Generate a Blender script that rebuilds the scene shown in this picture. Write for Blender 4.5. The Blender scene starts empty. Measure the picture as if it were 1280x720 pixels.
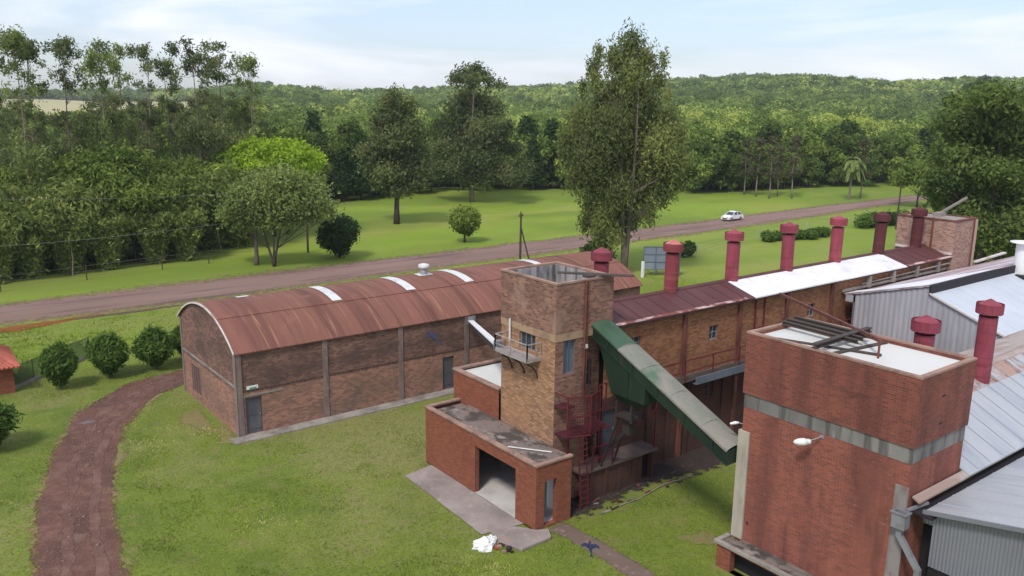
import bpy, math, random
import numpy as np
from mathutils import Vector, Matrix
S = bpy.context.scene
COL = S.collection
R = math.radians
# ---------------------------------------------------------------- camera
F, PITCH, ROLL, YAW, HC = 1057.73, 0.218, 0.013, 0.6564, 17.77
fw = Vector((math.sin(YAW)*math.cos(PITCH), math.cos(YAW)*math.cos(PITCH), -math.sin(PITCH)))
rt0 = Vector((math.cos(YAW), -math.sin(YAW), 0)); up0 = rt0.cross(fw)
c_, s_ = math.cos(ROLL), math.sin(ROLL)
rt = c_*rt0 + s_*up0; up = -s_*rt0 + c_*up0
cd = bpy.data.cameras.new('camera'); cam = bpy.data.objects.new('camera', cd); COL.objects.link(cam)
cd.sensor_width = 36; cd.lens = 36*F/1280; cd.clip_start = .5; cd.clip_end = 20000
cam.matrix_world = Matrix(((rt.x, up.x, -fw.x, 0), (rt.y, up.y, -fw.y, 0), (rt.z, up.z, -fw.z, HC), (0, 0, 0, 1)))
S.camera = cam
# ---------------------------------------------------------------- world
SUN_EL, SUN_AZ = R(52), math.atan2(-0.80, -0.42)       # azimuth measured from +Y towards +X
w = bpy.data.worlds.new('World'); S.world = w; w.use_nodes = True
nt = w.node_tree; N = nt.nodes; L = nt.links; N.clear()
out = N.new('ShaderNodeOutputWorld'); bg = N.new('ShaderNodeBackground'); sky = N.new('ShaderNodeTexSky')
sky.sky_type = 'NISHITA'; sky.sun_disc = False; sky.sun_elevation = SUN_EL; sky.sun_rotation = SUN_AZ
sky.air_density = 1.1; sky.dust_density = 1.0; sky.ozone_density = 2
tc = N.new('ShaderNodeTexCoord'); mp = N.new('ShaderNodeMapping'); mp.inputs['Scale'].default_value = (1.5, 1.5, 9.5)
nz = N.new('ShaderNodeTexNoise'); nz.inputs['Scale'].default_value = 1.5; nz.inputs['Detail'].default_value = 7; nz.inputs['Roughness'].default_value = .5
nz.inputs['Distortion'].default_value = .5
mr = N.new('ShaderNodeMapRange'); mr.inputs[1].default_value = .43; mr.inputs[2].default_value = .58; mr.inputs[3].default_value = .25; mr.inputs[4].default_value = 1.0
mx = N.new('ShaderNodeMix'); mx.data_type = 'RGBA'
CLOUD = (6.5, 6.7, 7.2, 1)
mx.inputs['B'].default_value = CLOUD
L.new(tc.outputs['Generated'], mp.inputs[0]); L.new(mp.outputs[0], nz.inputs['Vector']); L.new(nz.outputs[0], mr.inputs[0])
L.new(mr.outputs[0], mx.inputs['Factor']); tn = N.new('ShaderNodeMix'); tn.data_type = 'RGBA'; tn.blend_type = 'MULTIPLY'; tn.inputs['Factor'].default_value = 1; tn.inputs['B'].default_value = (.80, .86, 1.04, 1)
L.new(sky.outputs[0], tn.inputs['A']); L.new(tn.outputs['Result'], mx.inputs['A'])
L.new(mx.outputs['Result'], bg.inputs[0]); bg.inputs[1].default_value = .092; L.new(bg.outputs[0], out.inputs[0])
# ---------------------------------------------------------------- sun
sd = bpy.data.lights.new('sun', 'SUN'); sun = bpy.data.objects.new('sun', sd); COL.objects.link(sun)
sd.energy = 1.5; sd.angle = R(10); sd.color = (1, .95, .88)
sv = Vector((math.sin(SUN_AZ)*math.cos(SUN_EL), math.cos(SUN_AZ)*math.cos(SUN_EL), math.sin(SUN_EL)))
sun.rotation_euler = sv.to_track_quat('Z', 'Y').to_euler(); sun.location = (0, 0, 60)
S.view_settings.view_transform = 'Standard'; S.view_settings.look = 'None'; S.view_settings.gamma = 1
S.view_settings.exposure = 0.88; S.view_settings.use_curve_mapping = False

# ---------------------------------------------------------------- helpers
def ray(u, v): return fw + rt*((u-640)/F) - up*((v-360)/F)
def G(u, v, z=0):                       # point of the photo on the level z
    d = ray(u, v); t = (z-HC)/d.z; return (d.x*t, d.y*t)
def AT(u, v, D):                        # point of the photo at horizontal distance D
    d = ray(u, v); t = D/math.hypot(d.x, d.y); return Vector((d.x*t, d.y*t, HC+d.z*t))
def tag(o, label=None, cat=None, group=None, kind=None):
    if label: o['label'] = label
    if cat: o['category'] = cat
    if group: o['group'] = group
    if kind: o['kind'] = kind
    return o
def thing(name, label, cat, loc=(0, 0, 0), group=None, rz=0):
    o = bpy.data.objects.new(name, None); COL.objects.link(o); o.location = loc; o.rotation_euler = (0, 0, rz)
    o.empty_display_size = .3
    return tag(o, label, cat, group)
def dup(o, parent=None):
    c = o.copy(); COL.objects.link(c)
    if parent: c.parent = parent
    for ch in list(o.children): dup(ch, c)
    return c

def M(name, base, rough=.85, layers=(), bump=None, metal=0, brick=None, spec=.3, coord='Object'):
    """base colour, then layers (scale3, detail, lo, hi, colour) of noise; brick=(c1,c2,mortar,w,h)"""
    m = bpy.data.materials.new(name); m.use_nodes = True; t = m.node_tree; N = t.nodes; L = t.links
    b = N['Principled BSDF']; b.inputs['Roughness'].default_value = rough; b.inputs['Metallic'].default_value = metal
    b.inputs['Specular IOR Level'].default_value = spec
    tc = N.new('ShaderNodeTexCoord')
    rgb = N.new('ShaderNodeRGB'); rgb.outputs[0].default_value = (*base, 1); cur = rgb.outputs[0]; hgt = None
    if brick:
        c1, c2, mo, bw, bh = brick
        br = N.new('ShaderNodeTexBrick'); uv = N.new('ShaderNodeUVMap'); uv.uv_map = 'UVMap'
        br.inputs['Color1'].default_value = (*c1, 1); br.inputs['Color2'].default_value = (*c2, 1); br.inputs['Mortar'].default_value = (*mo, 1)
        br.inputs['Scale'].default_value = 1; br.inputs['Brick Width'].default_value = bw; br.inputs['Row Height'].default_value = bh
        br.inputs['Mortar Size'].default_value = .012; br.inputs['Mortar Smooth'].default_value = .3; br.inputs['Bias'].default_value = 0
        L.new(uv.outputs[0], br.inputs['Vector']); cur = br.outputs['Color']; hgt = br.outputs['Fac']
    for i, (sc, det, lo, hi, colr) in enumerate(layers):
        mpp = N.new('ShaderNodeMapping'); mpp.inputs['Scale'].default_value = sc; mpp.inputs['Location'].default_value = (i*7.3, i*3.1, i*5.7)
        n = N.new('ShaderNodeTexNoise'); n.inputs['Scale'].default_value = 1; n.inputs['Detail'].default_value = det; n.inputs['Roughness'].default_value = .6
        r_ = N.new('ShaderNodeMapRange'); r_.inputs[1].default_value = lo; r_.inputs[2].default_value = hi
        k = colr[3] if len(colr) > 3 else 1; r_.inputs[4].default_value = k
        mi = N.new('ShaderNodeMix'); mi.data_type = 'RGBA'; mi.inputs['B'].default_value = (*colr[:3], 1)
        L.new(tc.outputs[coord], mpp.inputs[0]); L.new(mpp.outputs[0], n.inputs['Vector']); L.new(n.outputs[0], r_.inputs[0])
        L.new(r_.outputs[0], mi.inputs['Factor']); L.new(cur, mi.inputs['A']); cur = mi.outputs['Result']
    L.new(cur, b.inputs['Base Color'])
    if bump or hgt:
        bp = N.new('ShaderNodeBump')
        if hgt:
            iv = N.new('ShaderNodeMath'); iv.operation = 'MULTIPLY'; iv.inputs[1].default_value = -1; L.new(hgt, iv.inputs[0])
            L.new(iv.outputs[0], bp.inputs['Height']); bp.inputs['Strength'].default_value = .6; bp.inputs['Distance'].default_value = .02
        else:
            sc, st, di = bump
            n = N.new('ShaderNodeTexNoise'); n.inputs['Detail'].default_value = 4; n.inputs['Scale'].default_value = 1
            mpp = N.new('ShaderNodeMapping'); mpp.inputs['Scale'].default_value = sc if isinstance(sc, tuple) else (sc,)*3
            L.new(tc.outputs[coord], mpp.inputs[0]); L.new(mpp.outputs[0], n.inputs['Vector']); L.new(n.outputs[0], bp.inputs['Height'])
            bp.inputs['Strength'].default_value = st; bp.inputs['Distance'].default_value = di
        L.new(bp.outputs[0], b.inputs['Normal'])
    return m
def leafmat(name, c1, c2, c3=None, objvar=.25, g=1.95):
    c1, c2, c3 = [tuple(x*g for x in c) if c else None for c in (c1, c2, c3)]
    m = bpy.data.materials.new(name); m.use_nodes = True; t = m.node_tree; N = t.nodes; L = t.links; N.clear()
    o = N.new('ShaderNodeOutputMaterial'); at = N.new('ShaderNodeAttribute'); at.attribute_name = 'var'
    cr = N.new('ShaderNodeValToRGB'); e = cr.color_ramp.elements
    e[0].color = (*c1, 1); e[1].color = (*c2, 1)
    if c3: k = e.new(.9); k.color = (*c2, 1); e[2].color = (*c3, 1) if len(e) > 2 else (*c2, 1)
    oi = N.new('ShaderNodeObjectInfo'); ad = N.new('ShaderNodeMath'); ad.operation = 'MULTIPLY_ADD'; ad.inputs[1].default_value = objvar; ad.inputs[2].default_value = -objvar/2
    a2 = N.new('ShaderNodeMath'); a2.operation = 'ADD'; L.new(oi.outputs['Random'], ad.inputs[0]); L.new(ad.outputs[0], a2.inputs[0]); L.new(at.outputs['Fac'], a2.inputs[1])
    L.new(a2.outputs[0], cr.inputs[0])
    d = N.new('ShaderNodeBsdfDiffuse'); tr = N.new('ShaderNodeBsdfTranslucent'); mx = N.new('ShaderNodeMixShader'); mx.inputs[0].default_value = .3
    L.new(cr.outputs[0], d.inputs[0]); L.new(cr.outputs[0], tr.inputs[0]); L.new(d.outputs[0], mx.inputs[1]); L.new(tr.outputs[0], mx.inputs[2]); L.new(mx.outputs[0], o.inputs[0])
    return m

class MB:
    def __init__(s): s.v = []; s.f = []; s.m = []; s.k = 0; s.c = []
    def cut(s): s.c.append((len(s.v), len(s.f))); return s      # what follows becomes an object of its own
    def face(s, pts, k=None):
        i = len(s.v); s.v += [tuple(p) for p in pts]; s.f.append(tuple(range(i, i+len(pts)))); s.m.append(s.k if k is None else k); return s
    def box(s, x0, y0, z0, x1, y1, z1):
        x0, x1 = min(x0, x1), max(x0, x1); y0, y1 = min(y0, y1), max(y0, y1); z0, z1 = min(z0, z1), max(z0, z1)
        i = len(s.v); s.v += [(x0,y0,z0),(x1,y0,z0),(x1,y1,z0),(x0,y1,z0),(x0,y0,z1),(x1,y0,z1),(x1,y1,z1),(x0,y1,z1)]
        for q in ((0,3,2,1),(4,5,6,7),(0,1,5,4),(1,2,6,5),(2,3,7,6),(3,0,4,7)): s.f.append(tuple(i+a for a in q)); s.m.append(s.k)
        return s
    def bar(s, a, b, w, h=None, ref=(0, 0, 1)):
        h = h or w; a = Vector(a); b = Vector(b); d = (b-a).normalized(); r = Vector(ref)
        if abs(d.dot(r)) > .98: r = Vector((1, 0, 0))
        x = d.cross(r).normalized()*w/2; y = x.cross(d).normalized()*h/2
        i = len(s.v)
        for p in (a, b): s.v += [tuple(p-x-y), tuple(p+x-y), tuple(p+x+y), tuple(p-x+y)]
        for q in ((0,1,2,3),(7,6,5,4),(0,4,5,1),(1,5,6,2),(2,6,7,3),(3,7,4,0)): s.f.append(tuple(i+t for t in q)); s.m.append(s.k)
        return s
    def tube(s, pts, rad, n=8, cap=True):
        pts = [Vector(p) for p in pts]
        if not isinstance(rad, (list, tuple)): rad = [rad]*len(pts)
        i0 = len(s.v)
        for j, p in enumerate(pts):
            d = (pts[min(j+1, len(pts)-1)]-pts[max(j-1, 0)]).normalized()
            r = Vector((0, 0, 1)) if abs(d.z) < .9 else Vector((1, 0, 0))
            x = d.cross(r).normalized(); y = x.cross(d)
            for a in range(n):
                t = 2*math.pi*a/n; s.v.append(tuple(p+(x*math.cos(t)+y*math.sin(t))*rad[j]))
        for j in range(len(pts)-1):
            for a in range(n):
                b = (a+1) % n; s.f.append((i0+j*n+a, i0+j*n+b, i0+(j+1)*n+b, i0+(j+1)*n+a)); s.m.append(s.k)
        if cap:
            s.f.append(tuple(i0+a for a in range(n))[::-1]); s.m.append(s.k)
            s.f.append(tuple(i0+(len(pts)-1)*n+a for a in range(n))); s.m.append(s.k)
        return s
    def lathe(s, c, prof, n=20):
        i0 = len(s.v)
        for (r, z) in prof:
            for a in range(n):
                t = 2*math.pi*a/n; s.v.append((c[0]+r*math.cos(t), c[1]+r*math.sin(t), c[2]+z))
        for j in range(len(prof)-1):
            for a in range(n):
                b = (a+1) % n; s.f.append((i0+j*n+a, i0+j*n+b, i0+(j+1)*n+b, i0+(j+1)*n+a)); s.m.append(s.k)
        return s
    def prism(s, poly, z0, z1):
        n = len(poly); i = len(s.v); s.v += [(p[0], p[1], z0) for p in poly]+[(p[0], p[1], z1) for p in poly]
        s.f.append(tuple(i+a for a in range(n))[::-1]); s.f.append(tuple(i+n+a for a in range(n))); s.m += [s.k]*2
        for a in range(n): b = (a+1) % n; s.f.append((i+a, i+b, i+n+b, i+n+a)); s.m.append(s.k)
        return s
    def extr(s, prof, axis, a0, a1):
        """closed profile in (y,z) swept along x (axis 'x') or (x,z) swept along y"""
        n = len(prof); i = len(s.v)
        for a in (a0, a1):
            for (p, z) in prof: s.v.append((a, p, z) if axis == 'x' else (p, a, z))
        s.f.append(tuple(i+k for k in range(n))); s.f.append(tuple(i+n+k for k in range(n))[::-1]); s.m += [s.k]*2
        for k in range(n): b = (k+1) % n; s.f.append((i+b, i+k, i+n+k, i+n+b)); s.m.append(s.k)
        return s
    def wall(s, ax, c, o, a0, a1, z0, z1, holes=(), depth=.25):
        """brick face in the plane ax=c looking towards o (+1/-1) with real openings and reveals"""
        As = sorted({a0, a1, *[h[0] for h in holes], *[h[1] for h in holes]}); Zs = sorted({z0, z1, *[h[2] for h in holes], *[h[3] for h in holes]})
        P = (lambda a, z, d=0: (c-o*d, a, z)) if ax == 'x' else (lambda a, z, d=0: (a, c-o*d, z))
        for i in range(len(As)-1):
            for j in range(len(Zs)-1):
                am, zm = (As[i]+As[i+1])/2, (Zs[j]+Zs[j+1])/2
                if am < a0 or am > a1 or zm < z0 or zm > z1: continue
                if any(h[0] < am < h[1] and h[2] < zm < h[3] for h in holes): continue
                s.face([P(As[i], Zs[j]), P(As[i+1], Zs[j]), P(As[i+1], Zs[j+1]), P(As[i], Zs[j+1])])
        for h in holes:
            b0, b1, y0, y1 = h[:4]
            s.face([P(b0, y0), P(b0, y0, depth), P(b0, y1, depth), P(b0, y1)]); s.face([P(b1, y0), P(b1, y1), P(b1, y1, depth), P(b1, y0, depth)])
            s.face([P(b0, y1), P(b0, y1, depth), P(b1, y1, depth), P(b1, y1)]); s.face([P(b0, y0), P(b1, y0), P(b1, y0, depth), P(b0, y0, depth)])
        return s
    def build(s, name, mat, parent=None, smooth=False, label=None, bevel=0):
        if s.c:
            cs = sorted({(0, 0), *s.c, (len(s.v), len(s.f))}); o = None
            for (v0, f0), (v1, f1) in zip(cs[:-1], cs[1:]):
                if f1 == f0: continue
                p = MB(); p.v = s.v[v0:v1]; p.f = [tuple(i-v0 for i in f) for f in s.f[f0:f1]]; p.m = s.m[f0:f1]; o = p.build(name, mat, parent, smooth, label, bevel)
            return o
        off = Vector((0, 0, 0)); p = parent
        while p: off += p.location; p = p.parent
        me = bpy.data.meshes.new(name); me.from_pydata([(x-off.x, y-off.y, z-off.z) for x, y, z in s.v], [], s.f)
        for m in (mat if isinstance(mat, (list, tuple)) else [mat]): me.materials.append(m)
        me.polygons.foreach_set('material_index', s.m)
        uv = me.uv_layers.new(name='UVMap').data
        for pl in me.polygons:
            n = pl.normal
            for li in pl.loop_indices:
                x, y, z = s.v[me.loops[li].vertex_index]
                uv[li].uv = (x, y) if abs(n.z) > .75 else ((y, z) if abs(n.x) > abs(n.y) else (x, z))
            if smooth: pl.use_smooth = True
        o = bpy.data.objects.new(name, me); COL.objects.link(o)
        if parent: o.parent = parent
        if label: o['label'] = label
        if bevel:
            b = o.modifiers.new('bevel', 'BEVEL'); b.width = bevel; b.segments = 2; b.limit_method = 'ANGLE'
        return o
def npmesh(name, V, Q, mat, parent=None, var=None, smooth=False):
    me = bpy.data.meshes.new(name); V = np.asarray(V, np.float32); Q = np.asarray(Q, np.int32)
    me.vertices.add(len(V)); me.vertices.foreach_set('co', V.ravel()); k = Q.shape[1]
    me.loops.add(Q.size); me.loops.foreach_set('vertex_index', Q.ravel())
    me.polygons.add(len(Q)); me.polygons.foreach_set('loop_start', np.arange(0, Q.size, k, dtype=np.int32)); me.polygons.foreach_set('loop_total', np.full(len(Q), k, np.int32))
    if smooth: me.polygons.foreach_set('use_smooth', np.ones(len(Q), bool))
    if var is not None:
        a = me.attributes.new('var', 'FLOAT', 'POINT'); a.data.foreach_set('value', np.asarray(var, np.float32))
    me.update(calc_edges=True); me.materials.append(mat)
    o = bpy.data.objects.new(name, me); COL.objects.link(o)
    if parent: o.parent = parent
    return o
def unit(a): return a/np.maximum(np.linalg.norm(a, axis=1, keepdims=True), 1e-6)
def cards(rng, C, nrm, size, asp=1., droop=0.):
    """diamond leaf sprays at C, facing roughly nrm"""
    n = len(C); r = unit(rng.normal(size=(n, 3))); a = np.cross(nrm, r)
    if droop: a = unit(a)*(1-droop)+np.array([0, 0, -1.])*droop
    a = unit(a); b = unit(np.cross(nrm, a)); s = (size*rng.uniform(.6, 1.4, n))[:, None]
    V = np.stack([C+a*s*asp, C+b*s*.5, C-a*s*asp, C-b*s*.5], 1).reshape(-1, 3)
    return V, np.arange(4*n).reshape(-1, 4)
def crown_np(rng, clumps, n, size, asp=1., droop=0., inner=.35, hang=0.):
    soft = inner < .3
    cl = np.array(clumps, float); wgt = (cl[:, 3]*cl[:, 4]*cl[:, 5])**.75; wgt /= wgt.sum()
    k = rng.choice(len(cl), n, p=wgt); d = unit(rng.normal(size=(n, 3)))
    r = (inner+(1-inner)*rng.random(n)**.5)[:, None]*(1+.18*rng.normal(size=(n, 1)))
    C = cl[k, :3]+d*r*cl[k, 3:6]
    if soft: g = rng.normal(size=(n, 3))*.56; g *= np.minimum(1, 1.7/np.maximum(np.linalg.norm(g, axis=1, keepdims=True), 1e-6)); C = cl[k, :3]+g*cl[k, 3:6]; d = unit(g+np.array([0, 0, .25]))
    if hang: C[:, 2] -= hang*rng.random(n)**2
    nr = unit(d+.9*rng.normal(size=(n, 3)))
    V, Q = cards(rng, C, nr, np.full(n, size), asp, droop)
    cv = rng.random(len(cl)); var = np.clip(.62*cv[k]+.38*rng.random(n), 0, 1)
    return V, Q, np.repeat(var, 4)

# ---------------------------------------------------------------- materials
def K(f, *mats):
    for m in mats:
        for n in m.node_tree.nodes:
            if n.type == 'RGB': c = n.outputs[0]; c.default_value = [*(x*f for x in c.default_value[:3]), 1]
            elif n.type == 'MIX': c = n.inputs['B']; c.default_value = [*(x*f for x in c.default_value[:3]), 1]
            elif n.type == 'TEX_BRICK':
                for q in ('Color1', 'Color2', 'Mortar'): c = n.inputs[q]; c.default_value = [*(x*f for x in c.default_value[:3]), 1]
def KC(col, *mats):
    f = lambda c: [*(x*y for x, y in zip(c[:3], col)), 1]
    for m in mats:
        for n in m.node_tree.nodes:
            if n.type == 'MIX': n.inputs['B'].default_value = f(n.inputs['B'].default_value)
            elif n.type == 'TEX_BRICK':
                for q in ('Color1', 'Color2', 'Mortar'): n.inputs[q].default_value = f(n.inputs[q].default_value)
def fray(m, lo=.42, hi=.56, sc=2.2):
    """ragged border: the sheet thins out towards its edge"""
    t = m.node_tree; N = t.nodes; L = t.links; at = N.new('ShaderNodeAttribute'); at.attribute_name = 'edge'; tc = N.new('ShaderNodeTexCoord')
    n = N.new('ShaderNodeTexNoise'); n.inputs['Scale'].default_value = sc; n.inputs['Detail'].default_value = 7; n.inputs['Roughness'].default_value = .7; L.new(tc.outputs['Object'], n.inputs['Vector'])
    a = N.new('ShaderNodeMath'); a.operation = 'ADD'; L.new(n.outputs[0], a.inputs[0]); L.new(at.outputs['Fac'], a.inputs[1])
    r = N.new('ShaderNodeMapRange'); r.inputs[1].default_value = lo+.62; r.inputs[2].default_value = hi+.62; r.inputs[3].default_value = 1; r.inputs[4].default_value = 0
    L.new(a.outputs[0], r.inputs[0]); L.new(r.outputs[0], N['Principled BSDF'].inputs['Alpha']); return m
mo = (.30, .26, .22)
BR_WARE = M('brick_warehouse', (0,)*3, .92, brick=((.36, .185, .125), (.16, .085, .065), (.22, .165, .14), .26, .10),
            layers=[((.25, .25, .5), 5, .45, .7, (.13, .095, .08, .75)), ((1.1, 1.1, .5), 5, .55, .7, (.09, .07, .065, .55)), ((2, 2, 4), 3, .5, .8, (.36, .20, .12, .35))])
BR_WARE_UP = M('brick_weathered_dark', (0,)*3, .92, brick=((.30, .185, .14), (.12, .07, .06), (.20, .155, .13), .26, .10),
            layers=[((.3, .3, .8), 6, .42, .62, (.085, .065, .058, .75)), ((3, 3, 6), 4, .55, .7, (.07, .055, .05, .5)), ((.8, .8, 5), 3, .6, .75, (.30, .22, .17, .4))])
BR_BUFF = M('brick_buff', (0,)*3, .92, brick=((.52, .335, .205), (.27, .155, .10), (.24, .175, .135), .25, .095),
            layers=[((.4, .4, .9), 5, .5, .75, (.24, .14, .085, .7)), ((5, 5, 12), 3, .62, .75, (.10, .07, .055, .7)), ((.6, .6, .25), 3, .55, .75, (.42, .25, .13, .5))])
BR_TOP = M('brick_tower_top', (0,)*3, .92, brick=((.36, .21, .15), (.14, .075, .06), (.27, .215, .18), .25, .095),
            layers=[((.6, .6, 1.2), 6, .45, .65, (.13, .09, .075, .6)), ((5, 5, 10), 3, .6, .72, (.06, .045, .04, .7)), ((.9, .9, .6), 5, .6, .7, (.36, .29, .23, .55))])
BR_LONG = M('brick_orange', (0,)*3, .92, brick=((.56, .30, .155), (.30, .14, .075), (.30, .18, .12), .25, .09),
            layers=[((.3, .3, .6), 5, .5, .75, (.25, .125, .075, .6)), ((4, 4, 9), 3, .62, .75, (.13, .075, .055, .6)), ((.7, 1, .2), 4, .6, .8, (.5, .33, .19, .4))])
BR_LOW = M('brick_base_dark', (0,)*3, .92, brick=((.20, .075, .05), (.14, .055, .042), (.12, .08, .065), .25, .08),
            layers=[((.3, .3, .6), 5, .45, .7, (.085, .05, .042, .7)), ((1.5, 1.5, .3), 4, .6, .75, (.25, .13, .09, .4))])  # dark red-brown brick, colour darkened further for the shade under the conveyor
BR_RED = M('brick_new_red', (0,)*3, .9, brick=((.50, .155, .078), (.31, .09, .05), (.34, .20, .14), .24, .08),
            layers=[((.3, .3, .5), 4, .5, .8, (.27, .085, .055, .5)), ((2, 2, 1), 4, .62, .8, (.40, .24, .18, .35))])
BR_T1 = M('brick_tower_red', (0,)*3, .9, brick=((.43, .122, .082), (.25, .074, .054), (.31, .18, .145), .24, .08),
            layers=[((.9, .9, .12), 7, .44, .62, (.16, .06, .052, .65)), ((.3, .4, .4), 5, .50, .66, (.42, .15, .10, .45)), ((1.6, 1.6, .25), 5, .58, .70, (.085, .045, .042, .4)), ((3, 3, 8), 4, .62, .75, (.46, .33, .27, .4)), ((.5, .5, 1.5), 5, .62, .74, (.07, .045, .045, .6))])
BR_T2 = M('brick_pale', (0,)*3, .92, brick=((.44, .25, .18), (.20, .10, .08), (.36, .29, .25), .26, .10),
            layers=[((.5, .5, .8), 5, .5, .7, (.36, .27, .22, .6)), ((2, 2, 6), 4, .6, .72, (.12, .08, .07, .6))])
CONC = M('concrete', (.30, .27, .235), .9, [((.8, .8, .4), 6, .42, .68, (.15, .125, .11)), ((4, 4, 1), 4, .55, .75, (.40, .37, .33, .6)), ((9, 9, 9), 3, .55, .75, (.10, .085, .08, .5))], (20, .3, .02))
CONC_CAP = M('concrete_coping', (.33, .21, .16), .9, [((1, 1, 1), 6, .42, .68, (.16, .10, .085)), ((4, 4, 4), 4, .55, .7, (.40, .29, .23, .6))], (20, .3, .02))
CONC_BAND = M('concrete_band', (.38, .36, .33), .9, [((1, .5, .2), 6, .40, .66, (.22, .205, .19)), ((3, 3, .22), 5, .50, .62, (.12, .105, .10, .75)), ((4, 4, .6), 4, .6, .75, (.5, .48, .45, .6))], (20, .2, .02))
ROOFSLAB = M('mossy_flat_roof', (.19, .15, .13), .95, [((1.2, .7, 1), 7, .48, .56, (.075, .062, .055)), ((2.4, 1.2, 1), 5, .60, .66, (.33, .28, .25, .75)), ((7, 7, 7), 3, .6, .66, (.04, .035, .03, .8))], (14, .5, .04))
FLOORC = M('pale_screed', (.50, .47, .44), .8, [((.7, .7, 1), 5, .45, .7, (.34, .31, .29))])
APRON = M('apron_concrete', (.32, .265, .24), .9, [((.4, .4, 1), 6, .42, .66, (.20, .165, .15)), ((2, 2, 2), 5, .55, .72, (.42, .36, .33, .6)), ((12, 12, 12), 2, .6, .75, (.15, .12, .11, .5))], (16, .3, .02))
PLASTER = M('pale_plaster', (.52, .51, .50), .9, [((.8, .8, .3), 5, .5, .7, (.36, .34, .33, .6))])
DARK = M('dark_interior', (.018, .015, .016), .95)  # near-black colour stands for the missing light inside buildings and holes
DARKWALL = M('unlit_inner_wall', (.06, .05, .048), .95, [((1, 1, 1), 4, .5, .7, (.03, .025, .025))])  # plaster coloured dark to hold the shade of the unlit room
RUST = M('rusty_roof_sheet', (.29, .122, .082), .75, [((1.5, .07, .07), 4, .46, .62, (.20, .08, .058)), ((.45, .05, .05), 3, .50, .60, (.34, .135, .10, .8)), ((6.5, .22, .22), 2, .62, .68, (.48, .24, .15, .8)), ((.8, .8, .8), 6, .60, .76, (.40, .17, .12, .6)), ((1.3, .15, .15), 5, .66, .76, (.14, .05, .045, .7))], ((70, 1, 1), .3, .01), spec=.35)
DKROOF = M('dark_red_roof_sheet', (.17, .055, .052), .6, [((1.0, .12, .12), 4, .45, .65, (.125, .042, .042)), ((.9, .9, .9), 6, .62, .75, (.24, .09, .08, .7)), ((6, .2, .2), 2, .66, .74, (.28, .11, .09, .5))], ((60, 1, 1), .3, .01), spec=.4)
WHITEROOF = M('white_painted_sheet', (.76, .75, .765), .55, [((.5, 1, 1), 5, .45, .68, (.62, .60, .62)), ((7, .3, .3), 3, .58, .68, (.50, .46, .46, .6)), ((2.5, 2.5, 2.5), 6, .64, .74, (.42, .34, .31, .5))], ((60, 1, 1), .2, .01))
PALE_EDGE = M('flaking_white_edge', (.52, .38, .34), .7, [((.9, 2, 2), 4, .46, .56, (.19, .06, .055))])
WHITEMEM = M('white_membrane', (.74, .735, .70), .7, [((.5, .5, 1), 4, .45, .75, (.66, .65, .61)), ((3, 3, 1), 5, .66, .78, (.52, .50, .46, .5))])
GALV = M('galvanised_roof', (.50, .515, .54), .5, [((1.1, .25, .25), 4, .45, .66, (.38, .41, .46)), ((.5, .5, .5), 5, .60, .74, (.56, .56, .58)), ((8, .3, .3), 2, .66, .74, (.30, .31, .34, .5))], ((50, 1, 1), .25, .01), metal=.25, spec=.5)
GALVRUST = M('galvanised_rust_run', (.46, .49, .535), .6, [((.9, .5, .5), 5, .36, .50, (.42, .25, .17, .85)), ((1.6, .8, .8), 5, .50, .60, (.22, .09, .05, .85)), ((.8, .8, .8), 4, .62, .75, (.60, .55, .52))], metal=.1)
PALERUST = M('pale_pinkish_sheet', (.50, .42, .38), .65, [((.3, 1.6, 1.6), 4, .45, .62, (.40, .29, .24)), ((.8, .8, .8), 5, .58, .72, (.56, .53, .52))], metal=.1)
CORR = M('corrugated_zinc', (.34, .345, .385), .5, [((.4, .4, .3), 4, .45, .7, (.28, .28, .32)), ((1.5, 1.5, .15), 3, .6, .72, (.46, .45, .48, .6))], metal=.3)
CORRL = M('corrugated_zinc_light', (.42, .405, .44), .55, [((.5, .5, .15), 4, .45, .7, (.34, .325, .36)), ((2, 2, .3), 3, .6, .75, (.52, .50, .53, .6))], metal=.2)
MAUVE = M('faded_mauve_sheet', (.44, .31, .33), .6, [((.12, 1.2, 1.2), 5, .47, .58, (.66, .62, .66)), ((.5, 2, 2), 4, .6, .7, (.34, .17, .17, .6))])
BITUMEN = M('black_bitumen', (.022, .018, .024), .6, spec=.3)
CHRED = M('chimney_red_paint', (.42, .078, .115), .62, [((.8, .8, .5), 5, .45, .7, (.31, .045, .065)), ((.3, .3, 9), 1, .62, .66, (.26, .04, .05, .6)), ((7, 7, .9), 4, .56, .68, (.22, .06, .05, .7)), ((5, 5, 2), 4, .62, .75, (.50, .18, .19, .6))], spec=.35)
CHDARK = M('chimney_dark_paint', (.085, .020, .022), .7, [((.8, .8, .5), 5, .45, .7, (.055, .016, .018)), ((.3, .3, 9), 1, .62, .66, (.13, .035, .035, .5))])
CAPPALE = M('chimney_faded_cap', (.46, .17, .15), .7, [((1.5, 1.5, 1.5), 4, .5, .7, (.36, .08, .08))])
STEELRED = M('red_oxide_steel', (.21, .028, .042), .6, [((2, 2, 2), 4, .5, .7, (.13, .022, .03))])
STEELREDF = M('red_mesh_panel', (.125, .024, .034), .8)
COLRUST = M('rusty_column', (.17, .06, .042), .8, [((3, 3, 1), 5, .45, .65, (.09, .035, .03)), ((2, 2, 2), 4, .62, .7, (.28, .11, .07, .6))])
GREEN = M('green_machine_paint', (.036, .088, .048), .5, [((.8, .8, .5), 5, .48, .66, (.024, .062, .044)), ((2, 2, .7), 5, .56, .68, (.085, .12, .07, .6)), ((3, 3, .4), 4, .60, .70, (.22, .12, .07, .7))], spec=.4)
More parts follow.
